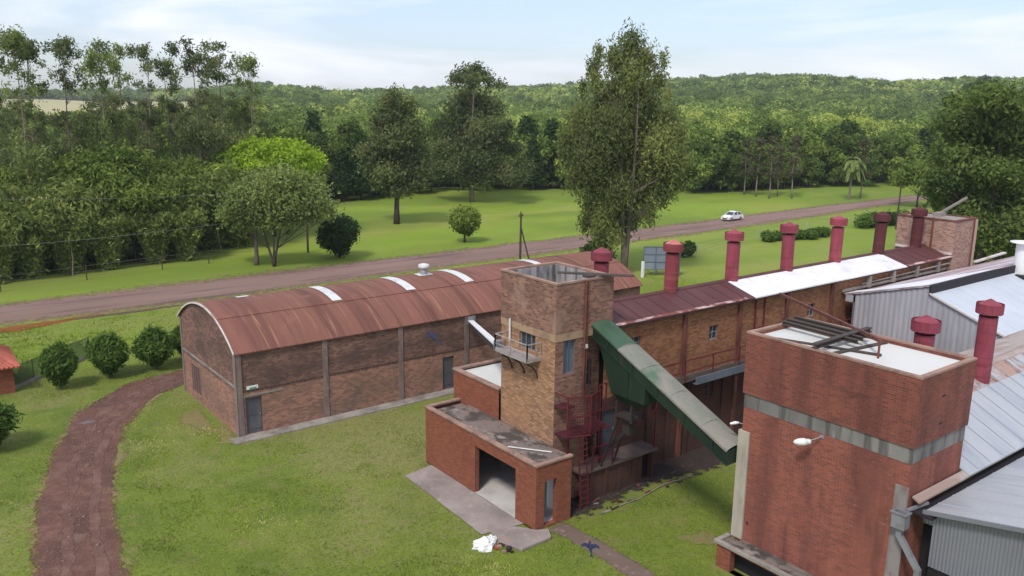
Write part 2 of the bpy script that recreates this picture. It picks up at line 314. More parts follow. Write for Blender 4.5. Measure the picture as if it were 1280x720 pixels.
GREENTOP = M('green_lid_lichen', (.20, .205, .165), .8, [((1.1, .7, .7), 6, .40, .58, (.26, .235, .20)), ((.5, .5, .5), 5, .52, .66, (.085, .15, .095)), ((7, 7, 7), 4, .62, .74, (.07, .07, .055, .7))])
GREENHI = M('green_lid_upper', (.10, .20, .115), .6, [((.9, .9, .9), 5, .45, .68, (.07, .14, .08)), ((3, 3, 3), 5, .58, .74, (.20, .24, .17, .7))])
GREY = M('grey_metal', (.27, .27, .29), .55, [((2, 2, 2), 4, .5, .7, (.2, .2, .21))], metal=.3)
GREYBLUE = M('blue_grey_steel', (.135, .155, .19), .6, [((1, 1, 1), 4, .45, .7, (.10, .115, .14))])
RAILGREY = M('pale_steel_rail', (.38, .34, .33), .6, [((3, 3, 3), 4, .5, .7, (.24, .20, .19))], metal=.2)
BLACKST = M('blackened_steel', (.035, .028, .026), .8)
BEAM = M('old_timber_beam', (.06, .048, .042), .85, [((3, .5, 3), 5, .5, .7, (.10, .07, .055)), ((4, 4, 4), 4, .62, .7, (.04, .045, .02, .8))])
WHITE = M('white_enamel', (.82, .82, .80), .4)
DULLW = M('dull_zinc_white', (.62, .62, .61), .5, [((2, 2, 2), 4, .5, .7, (.45, .44, .43))])
GLASSM = M('dark_window_glass', (.045, .055, .065), .12, spec=.6)
SHUT = M('grey_door_sheet', (.085, .085, .10), .7, [((1.5, 1.5, .6), 4, .45, .7, (.12, .12, .135)), ((6, 6, 1), 3, .6, .75, (.06, .05, .055))])
SHUTBR = M('brown_wood_shutter', (.15, .095, .085), .85, [((7, 7, .5), 3, .45, .65, (.10, .065, .06))])
GUTPALE = M('pale_roof_trim', (.58, .53, .50), .7, [((1.4, 1.4, 1.4), 5, .5, .68, (.36, .29, .26))])
ASPHALT = M('red_dusty_road', (.205, .130, .103), .9, [((.04, .35, 1), 5, .42, .64, (.25, .16, .138)), ((.08, .9, 1), 5, .52, .66, (.135, .084, .074)), ((3, 3, 3), 4, .58, .74, (.16, .10, .095, .6)), ((.5, .5, .5), 6, .62, .76, (.25, .165, .145, .6))], (6, .3, .03))
DIRT = M('red_dirt', (.125, .058, .043), .95, [((.6, .35, 1), 6, .40, .70, (.078, .038, .030)), ((1.6, 1.6, 1), 7, .48, .76, (.19, .10, .072)), ((.35, .35, 1), 6, .60, .66, (.15, .095, .07)), ((14, 14, 14), 3, .62, .70, (.30, .22, .18, .7)), ((5, 5, 5), 4, .6, .7, (.06, .032, .028, .7))], (12, .18, .02))
RUT = M('wheel_rut_dirt', (.115, .055, .042), .95, [((1.2, .8, 1), 6, .44, .66, (.175, .098, .076)), ((9, 9, 9), 3, .6, .7, (.24, .15, .12, .7))], (9, .6, .05))
VERGE = M('bare_verge_earth', (.22, .15, .085), .95, [((.5, .5, 1), 5, .40, .60, (.17, .17, .05)), ((2, 2, 2), 5, .55, .7, (.26, .14, .09)), ((6, 6, 6), 4, .55, .7, (.12, .13, .035, .7))], (8, .5, .04))
YARD = M('shaded_yard_earth', (.085, .058, .05), .95, [((.5, .5, 1), 6, .42, .62, (.055, .038, .034)), ((2, 2, 2), 5, .58, .7, (.13, .10, .085)), ((9, 9, 9), 4, .6, .7, (.18, .15, .13, .6))], (7, .8, .06))  # dirty earth, its colour also darkened for tower and conveyor shade
PATHM = M('brick_path', (0,)*3, .95, brick=((.24, .12, .085), (.17, .09, .07), (.15, .10, .08), .25, .12), layers=[((.8, .8, 1), 5, .45, .65, (.15, .115, .085)), ((3, 3, 3), 4, .58, .7, (.23, .17, .14))])
WATER = M('muddy_puddle', (.30, .11, .045), .12, [((.5, .8, 1), 4, .45, .65, (.20, .07, .03))], spec=.5)
PUDW = M('wet_glint_mud', (.16, .10, .09), .08, spec=.8)
BARK = M('eucalyptus_bark', (.19, .15, .125), .9, [((3, 3, .5), 5, .45, .62, (.12, .085, .07)), ((2, 2, .3), 4, .6, .7, (.38, .31, .26, .7))], (6, .6, .05))
BARKP = M('pale_bark', (.25, .215, .175), .9, [((3, 3, .5), 5, .45, .62, (.20, .15, .12))], (6, .6, .05))
BARKD = M('dark_bark', (.085, .065, .052), .9, [((3, 3, .5), 5, .45, .62, (.05, .04, .034))], (6, .6, .05))
TILE = M('clay_tile', (.42, .115, .075), .8, [((1.5, 1.5, 1.5), 5, .45, .65, (.30, .08, .06)), ((6, 6, 6), 3, .6, .7, (.5, .22, .15, .6))])
POLE = M('pole_timber', (.075, .05, .043), .9)
POSTC = M('pale_fence_post', (.42, .39, .34), .9)
WIRE = M('wire', (.16, .15, .14), .6)
GREENW = M('green_wire_mesh', (.03, .07, .035), .6)
PANEL = M('blue_grey_panel', (.20, .235, .29), .5, [((.6, .6, .6), 4, .45, .7, (.26, .30, .36))], metal=.2)
LF_EUC = leafmat('leaf_eucalyptus', (.032, .044, .018), (.11, .125, .046), (.18, .19, .06))
LF_BIG = leafmat('leaf_old_eucalyptus', (.040, .050, .020), (.128, .145, .044), (.24, .24, .07), 0)
LF_OLIVE = leafmat('leaf_olive', (.052, .072, .022), (.15, .18, .055))
LF_BRIGHT = leafmat('leaf_bright_green', (.11, .18, .016), (.26, .36, .03), None, .1, 1.5)
LF_DARK = leafmat('leaf_dark', (.012, .024, .009), (.035, .062, .018))
LF_MID = leafmat('leaf_mid', (.030, .050, .013), (.125, .165, .032))
LF_FOR = leafmat('leaf_forest', (.016, .026, .008), (.095, .135, .028), (.18, .21, .045), .5, 2.15)
LF_RIGHT = leafmat('leaf_right_tree', (.016, .026, .009), (.060, .082, .020), (.165, .19, .040), 0, 3.0)
LF_BAMB = leafmat('leaf_bamboo', (.036, .056, .014), (.138, .162, .044), (.22, .23, .07))
LF_SHRUB = leafmat('leaf_shrub', (.022, .042, .010), (.075, .12, .026))
LF_DRY = leafmat('leaf_dry_brown', (.050, .046, .026), (.115, .105, .06), None, .3, 1.3)
GRASSL = leafmat('grass_blades', (.095, .145, .018), (.205, .25, .038), (.46, .39, .17), 0, 1.38)
K(.68, CORR); K(.80, BR_T1); K(.66, RUST, BR_LONG); K(1.12, BR_WARE); K(.92, BR_BUFF); K(.9, WHITE); K(.58, BR_RED, CHRED, CONC_BAND, DKROOF); K(.88, GALV, GALVRUST); K(.8, PALERUST, WHITEMEM); K(.32, GREEN); K(.5, GREENHI); K(.95, GREENTOP); K(.5, BR_LOW, YARD); KC((1.0, .90, .84), BR_RED); KC((.96, .82, .77), BR_TOP); KC((.98, .87, .78), BR_BUFF); KC((1, .86, .78), BR_LONG); KC((1.06, 1.0, .96), BR_WARE); KC((.98, .84, .80), BR_WARE_UP); KC((.94, .90, .86), BR_T1); K(.85, MAUVE); K(.6, STEELREDF, STEELRED)  # lower wall and yard get an extra cut that paints in their shade
for m__, sc__ in ((VERGE, 1.6), (DIRT, 2.5), (RUT, 2.5), (PATHM, 3), (YARD, 2), (ASPHALT, 1.2), (WATER, 1), (PUDW, 2.5)): fray(m__, sc=sc__)

def ground_mat():
    m = M('grass_ground', (.15, .185, .027), .95, [((.03, .03, .03), 5, .42, .64, (.125, .165, .024)), ((.30, .30, .30), 7, .48, .66, (.078, .118, .018, .7)),
        ((.14, .14, .14), 7, .47, .64, (.215, .20, .075, .85)), ((.9, .9, .9), 7, .54, .70, (.215, .165, .08, .6)), ((3.2, 3.2, 3.2), 6, .48, .8, (.085, .108, .020, .4))], (7, .5, .05))
    t = m.node_tree; N = t.nodes; L = t.links; b = N['Principled BSDF']
    src = b.inputs['Base Color'].links[0].from_socket
    at = N.new('ShaderNodeAttribute'); at.attribute_name = 'zone'; sp = N.new('ShaderNodeSeparateColor'); L.new(at.outputs['Color'], sp.inputs[0])
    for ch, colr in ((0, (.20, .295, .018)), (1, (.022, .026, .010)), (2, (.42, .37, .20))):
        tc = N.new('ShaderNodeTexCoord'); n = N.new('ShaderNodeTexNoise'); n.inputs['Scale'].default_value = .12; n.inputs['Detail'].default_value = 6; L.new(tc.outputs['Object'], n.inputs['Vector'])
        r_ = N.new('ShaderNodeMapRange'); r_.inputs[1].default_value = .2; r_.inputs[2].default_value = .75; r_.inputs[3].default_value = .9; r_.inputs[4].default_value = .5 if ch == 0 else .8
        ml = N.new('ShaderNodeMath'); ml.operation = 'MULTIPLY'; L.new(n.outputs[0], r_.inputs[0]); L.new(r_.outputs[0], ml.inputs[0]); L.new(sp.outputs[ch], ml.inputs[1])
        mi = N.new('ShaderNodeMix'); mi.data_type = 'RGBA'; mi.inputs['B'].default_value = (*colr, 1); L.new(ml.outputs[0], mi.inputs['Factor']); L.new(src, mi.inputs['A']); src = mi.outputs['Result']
    for (sc, lo, hi, colr, k_) in (((.035, .10, 1), .50, .66, (.27, .27, .055), .55), ((.022, .05, 1), .50, .62, (.085, .135, .015), .45), ((.25, .25, 1), .60, .72, (.20, .17, .07), .5)):
        mpp = N.new('ShaderNodeMapping'); mpp.inputs['Scale'].default_value = sc; mpp.inputs['Location'].default_value = (3.1, 8.2, 0); n = N.new('ShaderNodeTexNoise'); n.inputs['Scale'].default_value = 1; n.inputs['Detail'].default_value = 7
        L.new(tc.outputs['Object'], mpp.inputs[0]); L.new(mpp.outputs[0], n.inputs['Vector']); r_ = N.new('ShaderNodeMapRange'); r_.inputs[1].default_value = lo; r_.inputs[2].default_value = hi; r_.inputs[4].default_value = k_; L.new(n.outputs[0], r_.inputs[0])
        ml = N.new('ShaderNodeMath'); ml.operation = 'MULTIPLY'; L.new(r_.outputs[0], ml.inputs[0]); L.new(sp.outputs[0], ml.inputs[1])
        mi = N.new('ShaderNodeMix'); mi.data_type = 'RGBA'; mi.inputs['B'].default_value = (*colr, 1); L.new(ml.outputs[0], mi.inputs['Factor']); L.new(src, mi.inputs['A']); src = mi.outputs['Result']
    L.new(src, b.inputs['Base Color'])
    return m

# ---------------------------------------------------------------- terrain
RPX = np.array([-400, 0, 120, 240, 330, 420, 500, 560, 640, 700, 850, 1000, 1100, 1180, 1250, 1700], float)
RH = np.array([8, 10, 12, 14, 23, 14, 16, 20, 25, 27, 35, 40, 34, 38, 36, 36], float)
RAZ = np.arctan((RPX-640)/F)
EDGE = np.array([(-40, 116), (12, 121), (40, 131), (67, 133), (86, 136), (100, 134), (112, 129), (120, 118), (127, 110), (148, 107), (186, 97), (230, 90), (330, 84)], float)
def sstep(t): t = np.clip(t, 0, 1); return t*t*(3-2*t)
def terr(x, y):
    x = np.asarray(x, float); y = np.asarray(y, float); r = np.hypot(x, y); az = np.arctan2(x, y)-YAW
    rid = np.interp(az, RAZ, RH, left=8, right=40)
    h = rid*sstep((r-260)/860)**1.15*(1-.55*sstep((r-1150)/900))
    h = h+sstep((r-260)/300)*(2.4*np.sin(x*.011+1)*np.cos(y*.013)+1.6*np.sin(x*.031)*np.sin(y*.027+2))
    fld = sstep((y-88)/14)*sstep((x-20)/20)*(1-sstep((r-220)/120))
    return h+fld*(.45*np.sin(x*.09)*np.cos(y*.13+.6)+.35)
def edge_y(x): return np.interp(x, EDGE[:, 0], EDGE[:, 1])
def ground():
    rs = np.concatenate([[0.5], np.linspace(6, 200, 98), 200*1.035**np.arange(1, 104)]); na = 300
    an = np.linspace(0, 2*np.pi, na, endpoint=False)
    RR, AA = np.meshgrid(rs, an, indexing='ij'); X = RR*np.sin(AA); Y = RR*np.cos(AA); Z = terr(X, Y)
    V = np.stack([X, Y, Z], -1).reshape(-1, 3); i, j = np.meshgrid(np.arange(len(rs)-1), np.arange(na), indexing='ij')
    a = i*na+j; b = i*na+(j+1) % na; Q = np.stack([a, a+na, b+na, b], -1).reshape(-1, 4)[:, ::-1]
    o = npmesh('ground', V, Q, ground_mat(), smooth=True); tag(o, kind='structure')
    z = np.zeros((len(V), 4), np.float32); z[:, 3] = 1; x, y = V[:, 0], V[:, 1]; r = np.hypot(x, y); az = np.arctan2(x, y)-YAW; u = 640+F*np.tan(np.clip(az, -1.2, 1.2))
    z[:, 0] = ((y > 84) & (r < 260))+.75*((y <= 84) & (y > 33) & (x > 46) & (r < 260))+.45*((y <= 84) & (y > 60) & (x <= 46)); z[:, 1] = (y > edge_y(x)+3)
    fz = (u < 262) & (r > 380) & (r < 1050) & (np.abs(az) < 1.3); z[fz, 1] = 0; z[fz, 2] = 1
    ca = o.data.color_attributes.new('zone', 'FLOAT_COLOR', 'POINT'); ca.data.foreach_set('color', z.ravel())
ground()

def strip(name, left, right, z, mat, jit=0., seed=1, sub=1.0, kind='structure', ep=1.0):
    """a strip of ground between two edge lines, with ragged edges"""
    rng = np.random.default_rng(seed); A = np.array(left, float); B = np.array(right, float)
    def res(P, n):
        d = np.r_[0, np.cumsum(np.hypot(*np.diff(P, axis=0).T))]; t = np.linspace(0, d[-1], n)
        q = np.stack([np.interp(t, d, P[:, k]) for k in (0, 1)], 1)
        for _ in range(int(2.2/sub) if n > 20 else 0): q[1:-1] = (q[:-2]+q[1:-1]*2+q[2:])/4
        return q
    n = max(4, int(np.hypot(*np.diff(A, axis=0).T).sum()/sub)); A = res(A, n); B = res(B, n)
    if jit:
        d = A-B; d /= np.linalg.norm(d, axis=1, keepdims=True)
        for P, sg in ((A, 1), (B, -1)):
            j = rng.normal(size=n); j = j*.5+np.interp(np.arange(n), np.arange(0, n+5, 5), rng.normal(size=len(np.arange(0, n+5, 5))))
            P += d*(sg*jit*j)[:, None]
    K = 13; T = np.linspace(0, 1, K)[None, :, None]; V = A[:, None]*(1-T)+B[:, None]*T; V = V.reshape(-1, 2)
    V3 = np.c_[V, np.full(len(V), z)]; i, j = np.meshgrid(np.arange(n-1), np.arange(K-1), indexing='ij'); a = i*K+j
    Q = np.stack([a, a+1, a+K+1, a+K], -1).reshape(-1, 4)
    o = npmesh(name, V3, Q, mat); tag(o, kind=kind)
    ea = o.data.attributes.new('edge', 'FLOAT', 'POINT'); ea.data.foreach_set('value', np.tile(np.abs(np.linspace(-1, 1, K))**ep, n).astype(np.float32))
    if o.data.polygons[0].normal.z < 0: o.data.flip_normals()
    return o
near = [(-60, 74), (7, 74.6), (20, 73.9), (45, 75), (70, 75.7), (96, 76.3), (122, 78), (145, 80), (170, 81.6), (230, 84), (330, 86)]
far = [(-60, 84), (8, 84.2), (24, 84.6), (56, 85.0), (92, 85.5), (136, 87), (170, 87.4), (230, 89.5), (330, 90.5)]
strip('road_verge', [(x, y+1.7) for x, y in far], [(x, y-1.9) for x, y in near], .006, VERGE, .28, 3)
strip('road', [(x, y+.5) for x, y in far], [(x, y-.6) for x, y in near], .012, ASPHALT, .12, 4)
strip('puddle', [(1, 71.2), (5, 72.1), (9, 72.2), (12, 73.4), (14.5, 74.3)], [(1, 74.9), (5, 74.9), (9, 75.0), (12, 75.1), (14.8, 74.9)], .018, WATER, .12, 5)
strip('puddle', [(12.5, 73.9), (16, 73.4), (20, 73.8), (23, 74.2)], [(12.5, 74.6), (16, 74.7), (20, 74.8), (23, 74.5)], .020, PUDW, .1, 6)
PL = [G(28, 900), G(42, 720), G(45, 640), G(70, 560), G(100, 515), G(165, 478), (15.5, 55.9), (24, 57.2), (46, 57.6)]
PR = [G(190, 900), G(158, 720), G(142, 640), G(140, 600), G(150, 540), G(186, 500), (14.2, 52.9), (24, 53.6), (46, 54)]
strip('path_verge', [(a[0]-.75, a[1]+.5) for a in PL], [(a[0]+.75, a[1]-.6) for a in PR], .006, VERGE, .16, 7, .4, ep=1.5)
strip('dirt_path', [(a[0]-.32, a[1]+.25) for a in PL], [(a[0]+.32, a[1]-.3) for a in PR], .012, DIRT, .09, 8, .3, ep=2.5)
cen = [((a[0]*.62+b[0]*.38), (a[1]*.62+b[1]*.38)) for a, b in zip(PL, PR)]; cen2 = [((a[0]*.25+b[0]*.75), (a[1]*.25+b[1]*.75)) for a, b in zip(PL, PR)]
for q, sd_ in ((cen, 9), (cen2, 10)):
    strip('wheel_rut', [(x-.34, y+.2) for x, y in q], [(x+.34, y-.2) for x, y in q], .017, RUT, .10, sd_, .3)
g1 = G(92, 531); g2 = G(120, 527)
strip('puddle', [(g1[0], g1[1]+.15), (g2[0]-.4, g2[1]+.42), (g2[0], g2[1]+.2)], [(g1[0], g1[1]-.1), (g2[0]-.3, g2[1]-.3), (g2[0], g2[1]-.1)], .022, PUDW, .06, 11, .12)
strip('concrete_apron', [(19.15, 33.1), (19.0, 30), (18.85, 26.3)], [(20.82, 33.4), (20.82, 30), (20.82, 26.0)], .035, APRON, .02, 12, .4)
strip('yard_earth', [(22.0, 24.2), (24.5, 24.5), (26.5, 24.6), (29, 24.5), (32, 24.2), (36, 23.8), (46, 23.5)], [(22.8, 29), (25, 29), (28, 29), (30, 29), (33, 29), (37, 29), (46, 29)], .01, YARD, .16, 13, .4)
strip('brick_path', [(20.9, 24.9), (21.25, 23.6), (21.3, 21), (21.2, 18), (21.2, 12)], [(22.6, 25.2), (22.85, 23.8), (22.75, 20.5), (22.3, 18), (22.2, 12)], .014, PATHM, .07, 14, .3)
strip('worn_earth', [(14.3, 45.0), (13.7, 43.4), (13.2, 42.2), (14.2, 41.3)], [(14.41, 45.4), (14.4, 44), (14.4, 42.3), (15.6, 41.45)], .008, VERGE, .15, 15, .3)
strip('worn_earth', [(12.9, 47.8), (12.0, 46), (12.4, 44.6), (13.6, 43.8)], [(14.2, 48.2), (14.1, 46), (13.9, 44.9), (14.1, 44.2)], .0075, VERGE, .2, 16, .3)
strip('worn_earth', [(25.6, 21.9), (26.6, 21.4), (27.3, 20.2)], [(25.2, 21.0), (25.6, 20.1), (26.4, 19.4)], .008, VERGE, .25, 17, .25)
b = MB(); b.box(13.9, 41.5, 0, 34.5, 42.33, .07); o = b.build('walkway', CONC); tag(o, kind='structure')
b = MB(); K1, K2 = Vector((5.9, 57.9, 0)), Vector((11.2, 62.6, 0)); b.bar(K1+Vector((0, 0, .08)), K2+Vector((0, 0, .08)), .22, .2); tag(b.build('kerb', CONC), kind='structure')

# ---------------------------------------------------------------- building helpers
def window(par, ax, c, o, a0, a1, z0, z1, nv=1, nh=1, frame=GREY, glass=GLASSM, rec=.12):
    P = (lambda a, z, d: (c-o*d, a, z)) if ax == 'x' else (lambda a, z, d: (a, c-o*d, z))
    def bx(mb, a_, b_, y0, y1, d0, d1):
        p = P(a_, y0, d0); q = P(b_, y1, d1); mb.box(*p, *q)
    f = MB(); t = .05
    bx(f, a0, a0+t, z0, z1, rec-.03, rec+.03); bx(f, a1-t, a1, z0, z1, rec-.03, rec+.03); bx(f, a0+t, a1-t, z0, z0+t, rec-.03, rec+.03); bx(f, a0+t, a1-t, z1-t, z1, rec-.03, rec+.03)
    for i in range(nv): a = a0+(a1-a0)*(i+1)/(nv+1); bx(f, a-.02, a+.02, z0+t, z1-t, rec-.025, rec+.02)
    for i in range(nh): z = z0+(z1-z0)*(i+1)/(nh+1); bx(f, a0+t, a1-t, z-.018, z+.018, rec-.021, rec+.015)
    wf = f.build('window', frame, par)
    g = MB(); bx(g, a0, a1, z0, z1, rec+.04, rec+.06); g.build('pane', glass, wf)
    return wf
def door(par, ax, c, o, a0, a1, z0, z1, mat=SHUT, rec=.1, handle=True):
    P = (lambda a, z, d: (c-o*d, a, z)) if ax == 'x' else (lambda a, z, d: (a, c-o*d, z))
    d = MB(); d.box(*P(a0+.03, z0, rec), *P(a1-.03, z1-.03, rec+.05))
    n = 3
    for i in range(n): z = z0+(z1-z0)*(.12+.38*i); d.box(*P(a0+.06, z, rec-.02), *P(a1-.06, z+.06, rec))
    dd = d.build('door', mat, par)
    f = MB(); f.box(*P(a0, z0, rec-.04), *P(a0+.03, z1, rec+.05)); f.box(*P(a1-.03, z0, rec-.04), *P(a1, z1, rec+.05)); f.box(*P(a0+.03, z1-.03, rec-.04), *P(a1-.03, z1, rec+.05)); f.build('door_frame', COLRUST, dd)
    if handle: h = MB(); h.box(*P(a1-.14, z0+.95, rec-.06), *P(a1-.10, z0+1.1, rec-.02)); h.build('handle', GREY, dd)
    return dd
def coping(mb, x0, y0, x1, y1, z, w=.24, t=.1, ov=.05):
    mb.box(x0-ov, y0-ov, z, x0+w, y1+ov, z+t); mb.box(x1-w, y0-ov, z, x1+ov, y1+ov, z+t)
    mb.box(x0+w, y0-ov, z, x1-w, y0+w, z+t); mb.box(x0+w, y1-w, z, x1-w, y1+ov, z+t)

# ---------------------------------------------------------------- warehouse
WX0, WX1, WY0, WY1, WE = 14.41, 44.5, 42.35, 51.75, 4.74
wh = thing('brick_warehouse', 'long low weathered brick warehouse with curved rusty red tin roof beside the dirt path', 'warehouse', (WX0, WY0, 0))
cy, half, rise = (WY0+WY1)/2, (WY1-WY0)/2, 1.58
RAD = (half*half+rise*rise)/(2*rise)
def arc(y, dr=0): return WE+rise-RAD+math.sqrt((RAD+dr)**2-(y-cy)**2)
b = MB(); d1 = (14.83, 15.73, .07, 2.12); d2 = (27.28, 28.12, .07, 2.17)
b.wall('y', WY0, -1, WX0, WX1, 0, 2.5, [d1, d2], .25)
b.wall('x', WX0, -1, WY0, WY1, 0, 2.5, [(48.5, 50.1, .5, 2.2)], .2)
b.box(WX1-.25, WY0+.01, 0, WX1, WY1, 2.5); b.box(WX0+.3, WY1-.25, 0, WX1-.25, WY1, 2.5); b.build('wall', BR_WARE, wh)
b = MB(); b.wall('y', WY0+.01, -1, WX0, WX1, 2.5, WE-.02)
ys = [WY0+(WY1-WY0)*i/24 for i in range(25)]
for X, s_g in ((WX0, 1), (WX1, -1)):
    for i in range(24): b.face([(X, ys[i], 2.5), (X, ys[i], arc(ys[i])-.03), (X, ys[i+1], arc(ys[i+1])-.03), (X, ys[i+1], 2.5)][::s_g])
b.wall('y', WY1, 1, WX0, WX1, 2.5, WE-.02); b.build('wall', BR_WARE_UP, wh, label='darker weathered upper band of brick wall')
b = MB()
for x in (WX0-.02, 19.3, 24.15, 28.9, 33.7, 38.5): b.cut(); b.box(x, WY0-.06, .07, x+.3, WY0-.002, WE-.05)
b.cut(); b.box(WX0-.05, WY0-.06, 0, WX0-.002, WY0+.28, WE-.05); b.cut(); b.box(WX0-.05, WY1-.28, 0, WX0-.002, WY1, WE-.05)
b.build('pilaster', M('pilaster_brown', (.22, .165, .145), .9, [((2, 2, .6), 5, .45, .65, (.14, .10, .09)), ((5, 5, 5), 3, .6, .7, (.27, .22, .20))]), wh)
b = MB(); b.box(WX0-.03, WY0+.28, 2.70, WX0-.002, WY1-.28, 2.82); b.cut(); b.box(14.7, WY0-.03, 2.20, 16.9, WY0-.002, 2.30); b.build('lintel', CONC, wh)
b = MB()
b.box(WX0+.3, WY0-.03, 2.47, WX1, WY0-.001, 2.545); b.cut(); b.box(WX0, WY0-.09, WE-.11, WX1, WY0-.001, WE-.045)
b.build('brick_course', M('toothed_course', (0,)*3, .9, brick=((.05, .03, .026), (.10, .055, .045), (.26, .16, .12), .25, .2)), wh)
b = MB()
n = 26; k0 = 5.5/26
def roofstrip(mb, x0, x1, t0, t1, dr, th, n=12):
    for i in range(n):
        ya = t0+(t1-t0)*i/n; yb = t0+(t1-t0)*(i+1)/n
        za, zb = arc(ya, dr), arc(yb, dr)
        mb.face([(x0, ya, za), (x1, ya, za), (x1, yb, zb), (x0, yb, zb)])
        mb.face([(x0, ya, za-th), (x0, yb, zb-th), (x1, yb, zb-th), (x1, ya, za-th)])
        mb.face([(x0, ya, za-th), (x0, ya, za), (x0, yb, zb), (x0, yb, zb-th)]); mb.face([(x1, ya, za-th), (x1, yb, zb-th), (x1, yb, zb), (x1, ya, za)])
    ya, za = t0, arc(t0, dr); mb.face([(x0, ya, za-th), (x1, ya, za-th), (x1, ya, za), (x0, ya, za)])
    yb, zb = t1, arc(t1, dr); mb.face([(x0, yb, zb-th), (x0, yb, zb), (x1, yb, zb), (x1, yb, zb-th)])
SEAM = 44.85
roofstrip(b, WX0-.12, WX1+.15, WY0-.13, SEAM, .02, .05); roofstrip(b, WX0-.12, WX1+.15, SEAM-.12, WY1+.13, .06, .04, 20)
rng = random.Random(5); x = WX0+.1                      # raised side laps of the sheets
while x < WX1:
    roofstrip(b, x, x+.07, WY0-.12, SEAM-.13, .038, .012, 8); roofstrip(b, x+.1, x+.17, SEAM-.1, WY1, .075, .012, 12); x += .82
b.build('roof', RUST, wh)
b = MB()
for x0, x1, t0, t1 in ((21.25, 21.85, 44.9, 48.3), (26.3, 26.95, 44.9, 48.4), (30.75, 31.4, 44.9, 48.4), (16.6, 17.3, 47.7, 48.2), (37.6, 38.2, 45.2, 48.4)): b.cut(); roofstrip(b, x0, x1, t0, t1, .09, .012)
b.build('skylight', DULLW, wh)
b = MB(); roofstrip(b, WX0-.16, WX0-.10, WY0-.14, WY1+.1, .09, .10, 24); b.build('verge_trim', GUTPALE, wh)
door(wh, 'y', WY0, -1, *d1); door(wh, 'y', WY0, -1, *d2)
b = MB(); b.box(WX0+.05, 48.5, .5, WX0+.12, 50.1, 2.2); [b.box(WX0+.02, 48.5+.4*i, .5, WX0+.05, 48.54+.4*i, 2.2) for i in range(1, 4)]; b.build('shutter', SHUTBR, wh)
b = MB(); b.box(WX0+.3, WY0+.3, 0, WX1-.3, WY1-.3, 4.5); b.build('interior_block', DARK, wh)
sg = thing('wall_sign', 'small white sign with green stripe fixed above the grey warehouse corner door', 'sign', (15.2, WY0-.02, 2.7))
b = MB(); b.box(14.92, WY0-.05, 2.59, 15.54, WY0-.015, 2.78); b.build('sign_board', WHITE, sg)
b = MB(); b.box(15.06, WY0-.054, 2.60, 15.46, WY0-.051, 2.70); b.build('printed_stripe', M('sign_green', (.12, .30, .20), .6), sg)
tv = thing('roof_ventilator', 'squat silver turbine ventilator on a square base on the rusty warehouse roof', 'ventilator', (28.95, 47.2, arc(47.2)))
z = arc(47.2)
b = MB(); b.box(28.45, 46.85, z+.09, 29.45, 47.6, z+.14); b.build('base_flashing', DULLW, tv)
b = MB(); b.lathe((28.95, 47.2, z+.1), [(.25, 0), (.25, .42), (.2, .44)]); b.build('neck', GREY, tv, True)
b = MB(); b.lathe((28.95, 47.2, z+.52), [(.0, -.02), (.30, -.02), (.36, .08), (.36, .18), (.29, .27), (.12, .32), (0, .33)], 24)
for k in range(24): a = k*math.pi/12; b.bar((28.95+.36*math.cos(a), 47.2+.36*math.sin(a), z+.55), (28.95+.33*math.cos(a+.2), 47.2+.33*math.sin(a+.2), z+.78), .02, .03)
b.build('turbine_head', DULLW, tv, True)

# ---------------------------------------------------------------- brick annex in front of the first tower
AX0, AX1, AY0, AY1 = 20.82, 22.78, 25.2, 33.9
an = thing('brick_annex', 'low orange-red brick annex with mossy flat roof and wide open doorway at the tower foot', 'annex', (AX0, AY0, 0))
b = MB(); b.wall('x', AX0, -1, AY0, AY1, 0, 2.9, [(26.6, 29.65, .04, 2.34)], .24); b.wall('y', AY0, -1, AX0, AX1, 0, 2.9, [(21.28, 21.97, .1, 2.14)], .24)
b.wall('y', AY1, 1, AX0, AX1, 0, 2.9); b.wall('x', AX1, 1, AY0, 26.6, 0, 2.9); b.build('wall', BR_RED, an)
b = MB(); b.box(AX0-.06, AY0-.06, 2.9, AX0+.2, AY1+.06, 3.0); b.box(AX0+.2, AY0-.06, 2.9, AX1+.04, AY0+.16, 3.0); b.box(AX0+.2, AY1-.2, 2.9, AX1, AY1+.06, 3.0)
b.build('coping', CONC_CAP, an, bevel=.015)
b = MB(); b.box(AX0+.2, AY0+.16, 2.62, AX1+.02, 33.0, 2.88); b.box(AX0+.2, 33.0, 2.62, AX1+.02, AY1-.2, 2.76); b.build('roof', ROOFSLAB, an)
b = MB(); b.box(AX0, AY0+.24, .0, AX1, AY1-.1, .05); b.box(AX1, 26.75, .0, AX1+2.6, AY1-.1, .05); b.build('floor', FLOORC, an)
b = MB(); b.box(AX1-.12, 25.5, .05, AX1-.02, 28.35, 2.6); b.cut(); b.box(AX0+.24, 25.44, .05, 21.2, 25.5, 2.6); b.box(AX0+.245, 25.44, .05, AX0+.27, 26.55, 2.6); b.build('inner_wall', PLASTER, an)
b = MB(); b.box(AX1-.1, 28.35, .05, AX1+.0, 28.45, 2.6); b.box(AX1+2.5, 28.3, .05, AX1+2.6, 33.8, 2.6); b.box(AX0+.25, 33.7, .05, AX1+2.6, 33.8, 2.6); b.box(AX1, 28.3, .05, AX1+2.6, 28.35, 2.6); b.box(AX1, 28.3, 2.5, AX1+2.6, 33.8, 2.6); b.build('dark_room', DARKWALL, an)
b = MB(); b.box(21.9, 25.9, .05, 22.0, 26.4, 1.9); b.build('door_leaf', GREY, an)
b = MB(); b.tube([(21.15, 27.6, 2.93), (22.3, 26.0, 2.95)], .03, 6); tag(b.build('loose_pipe', DULLW), 'thin pale pipe lying on the mossy annex roof', 'pipe')
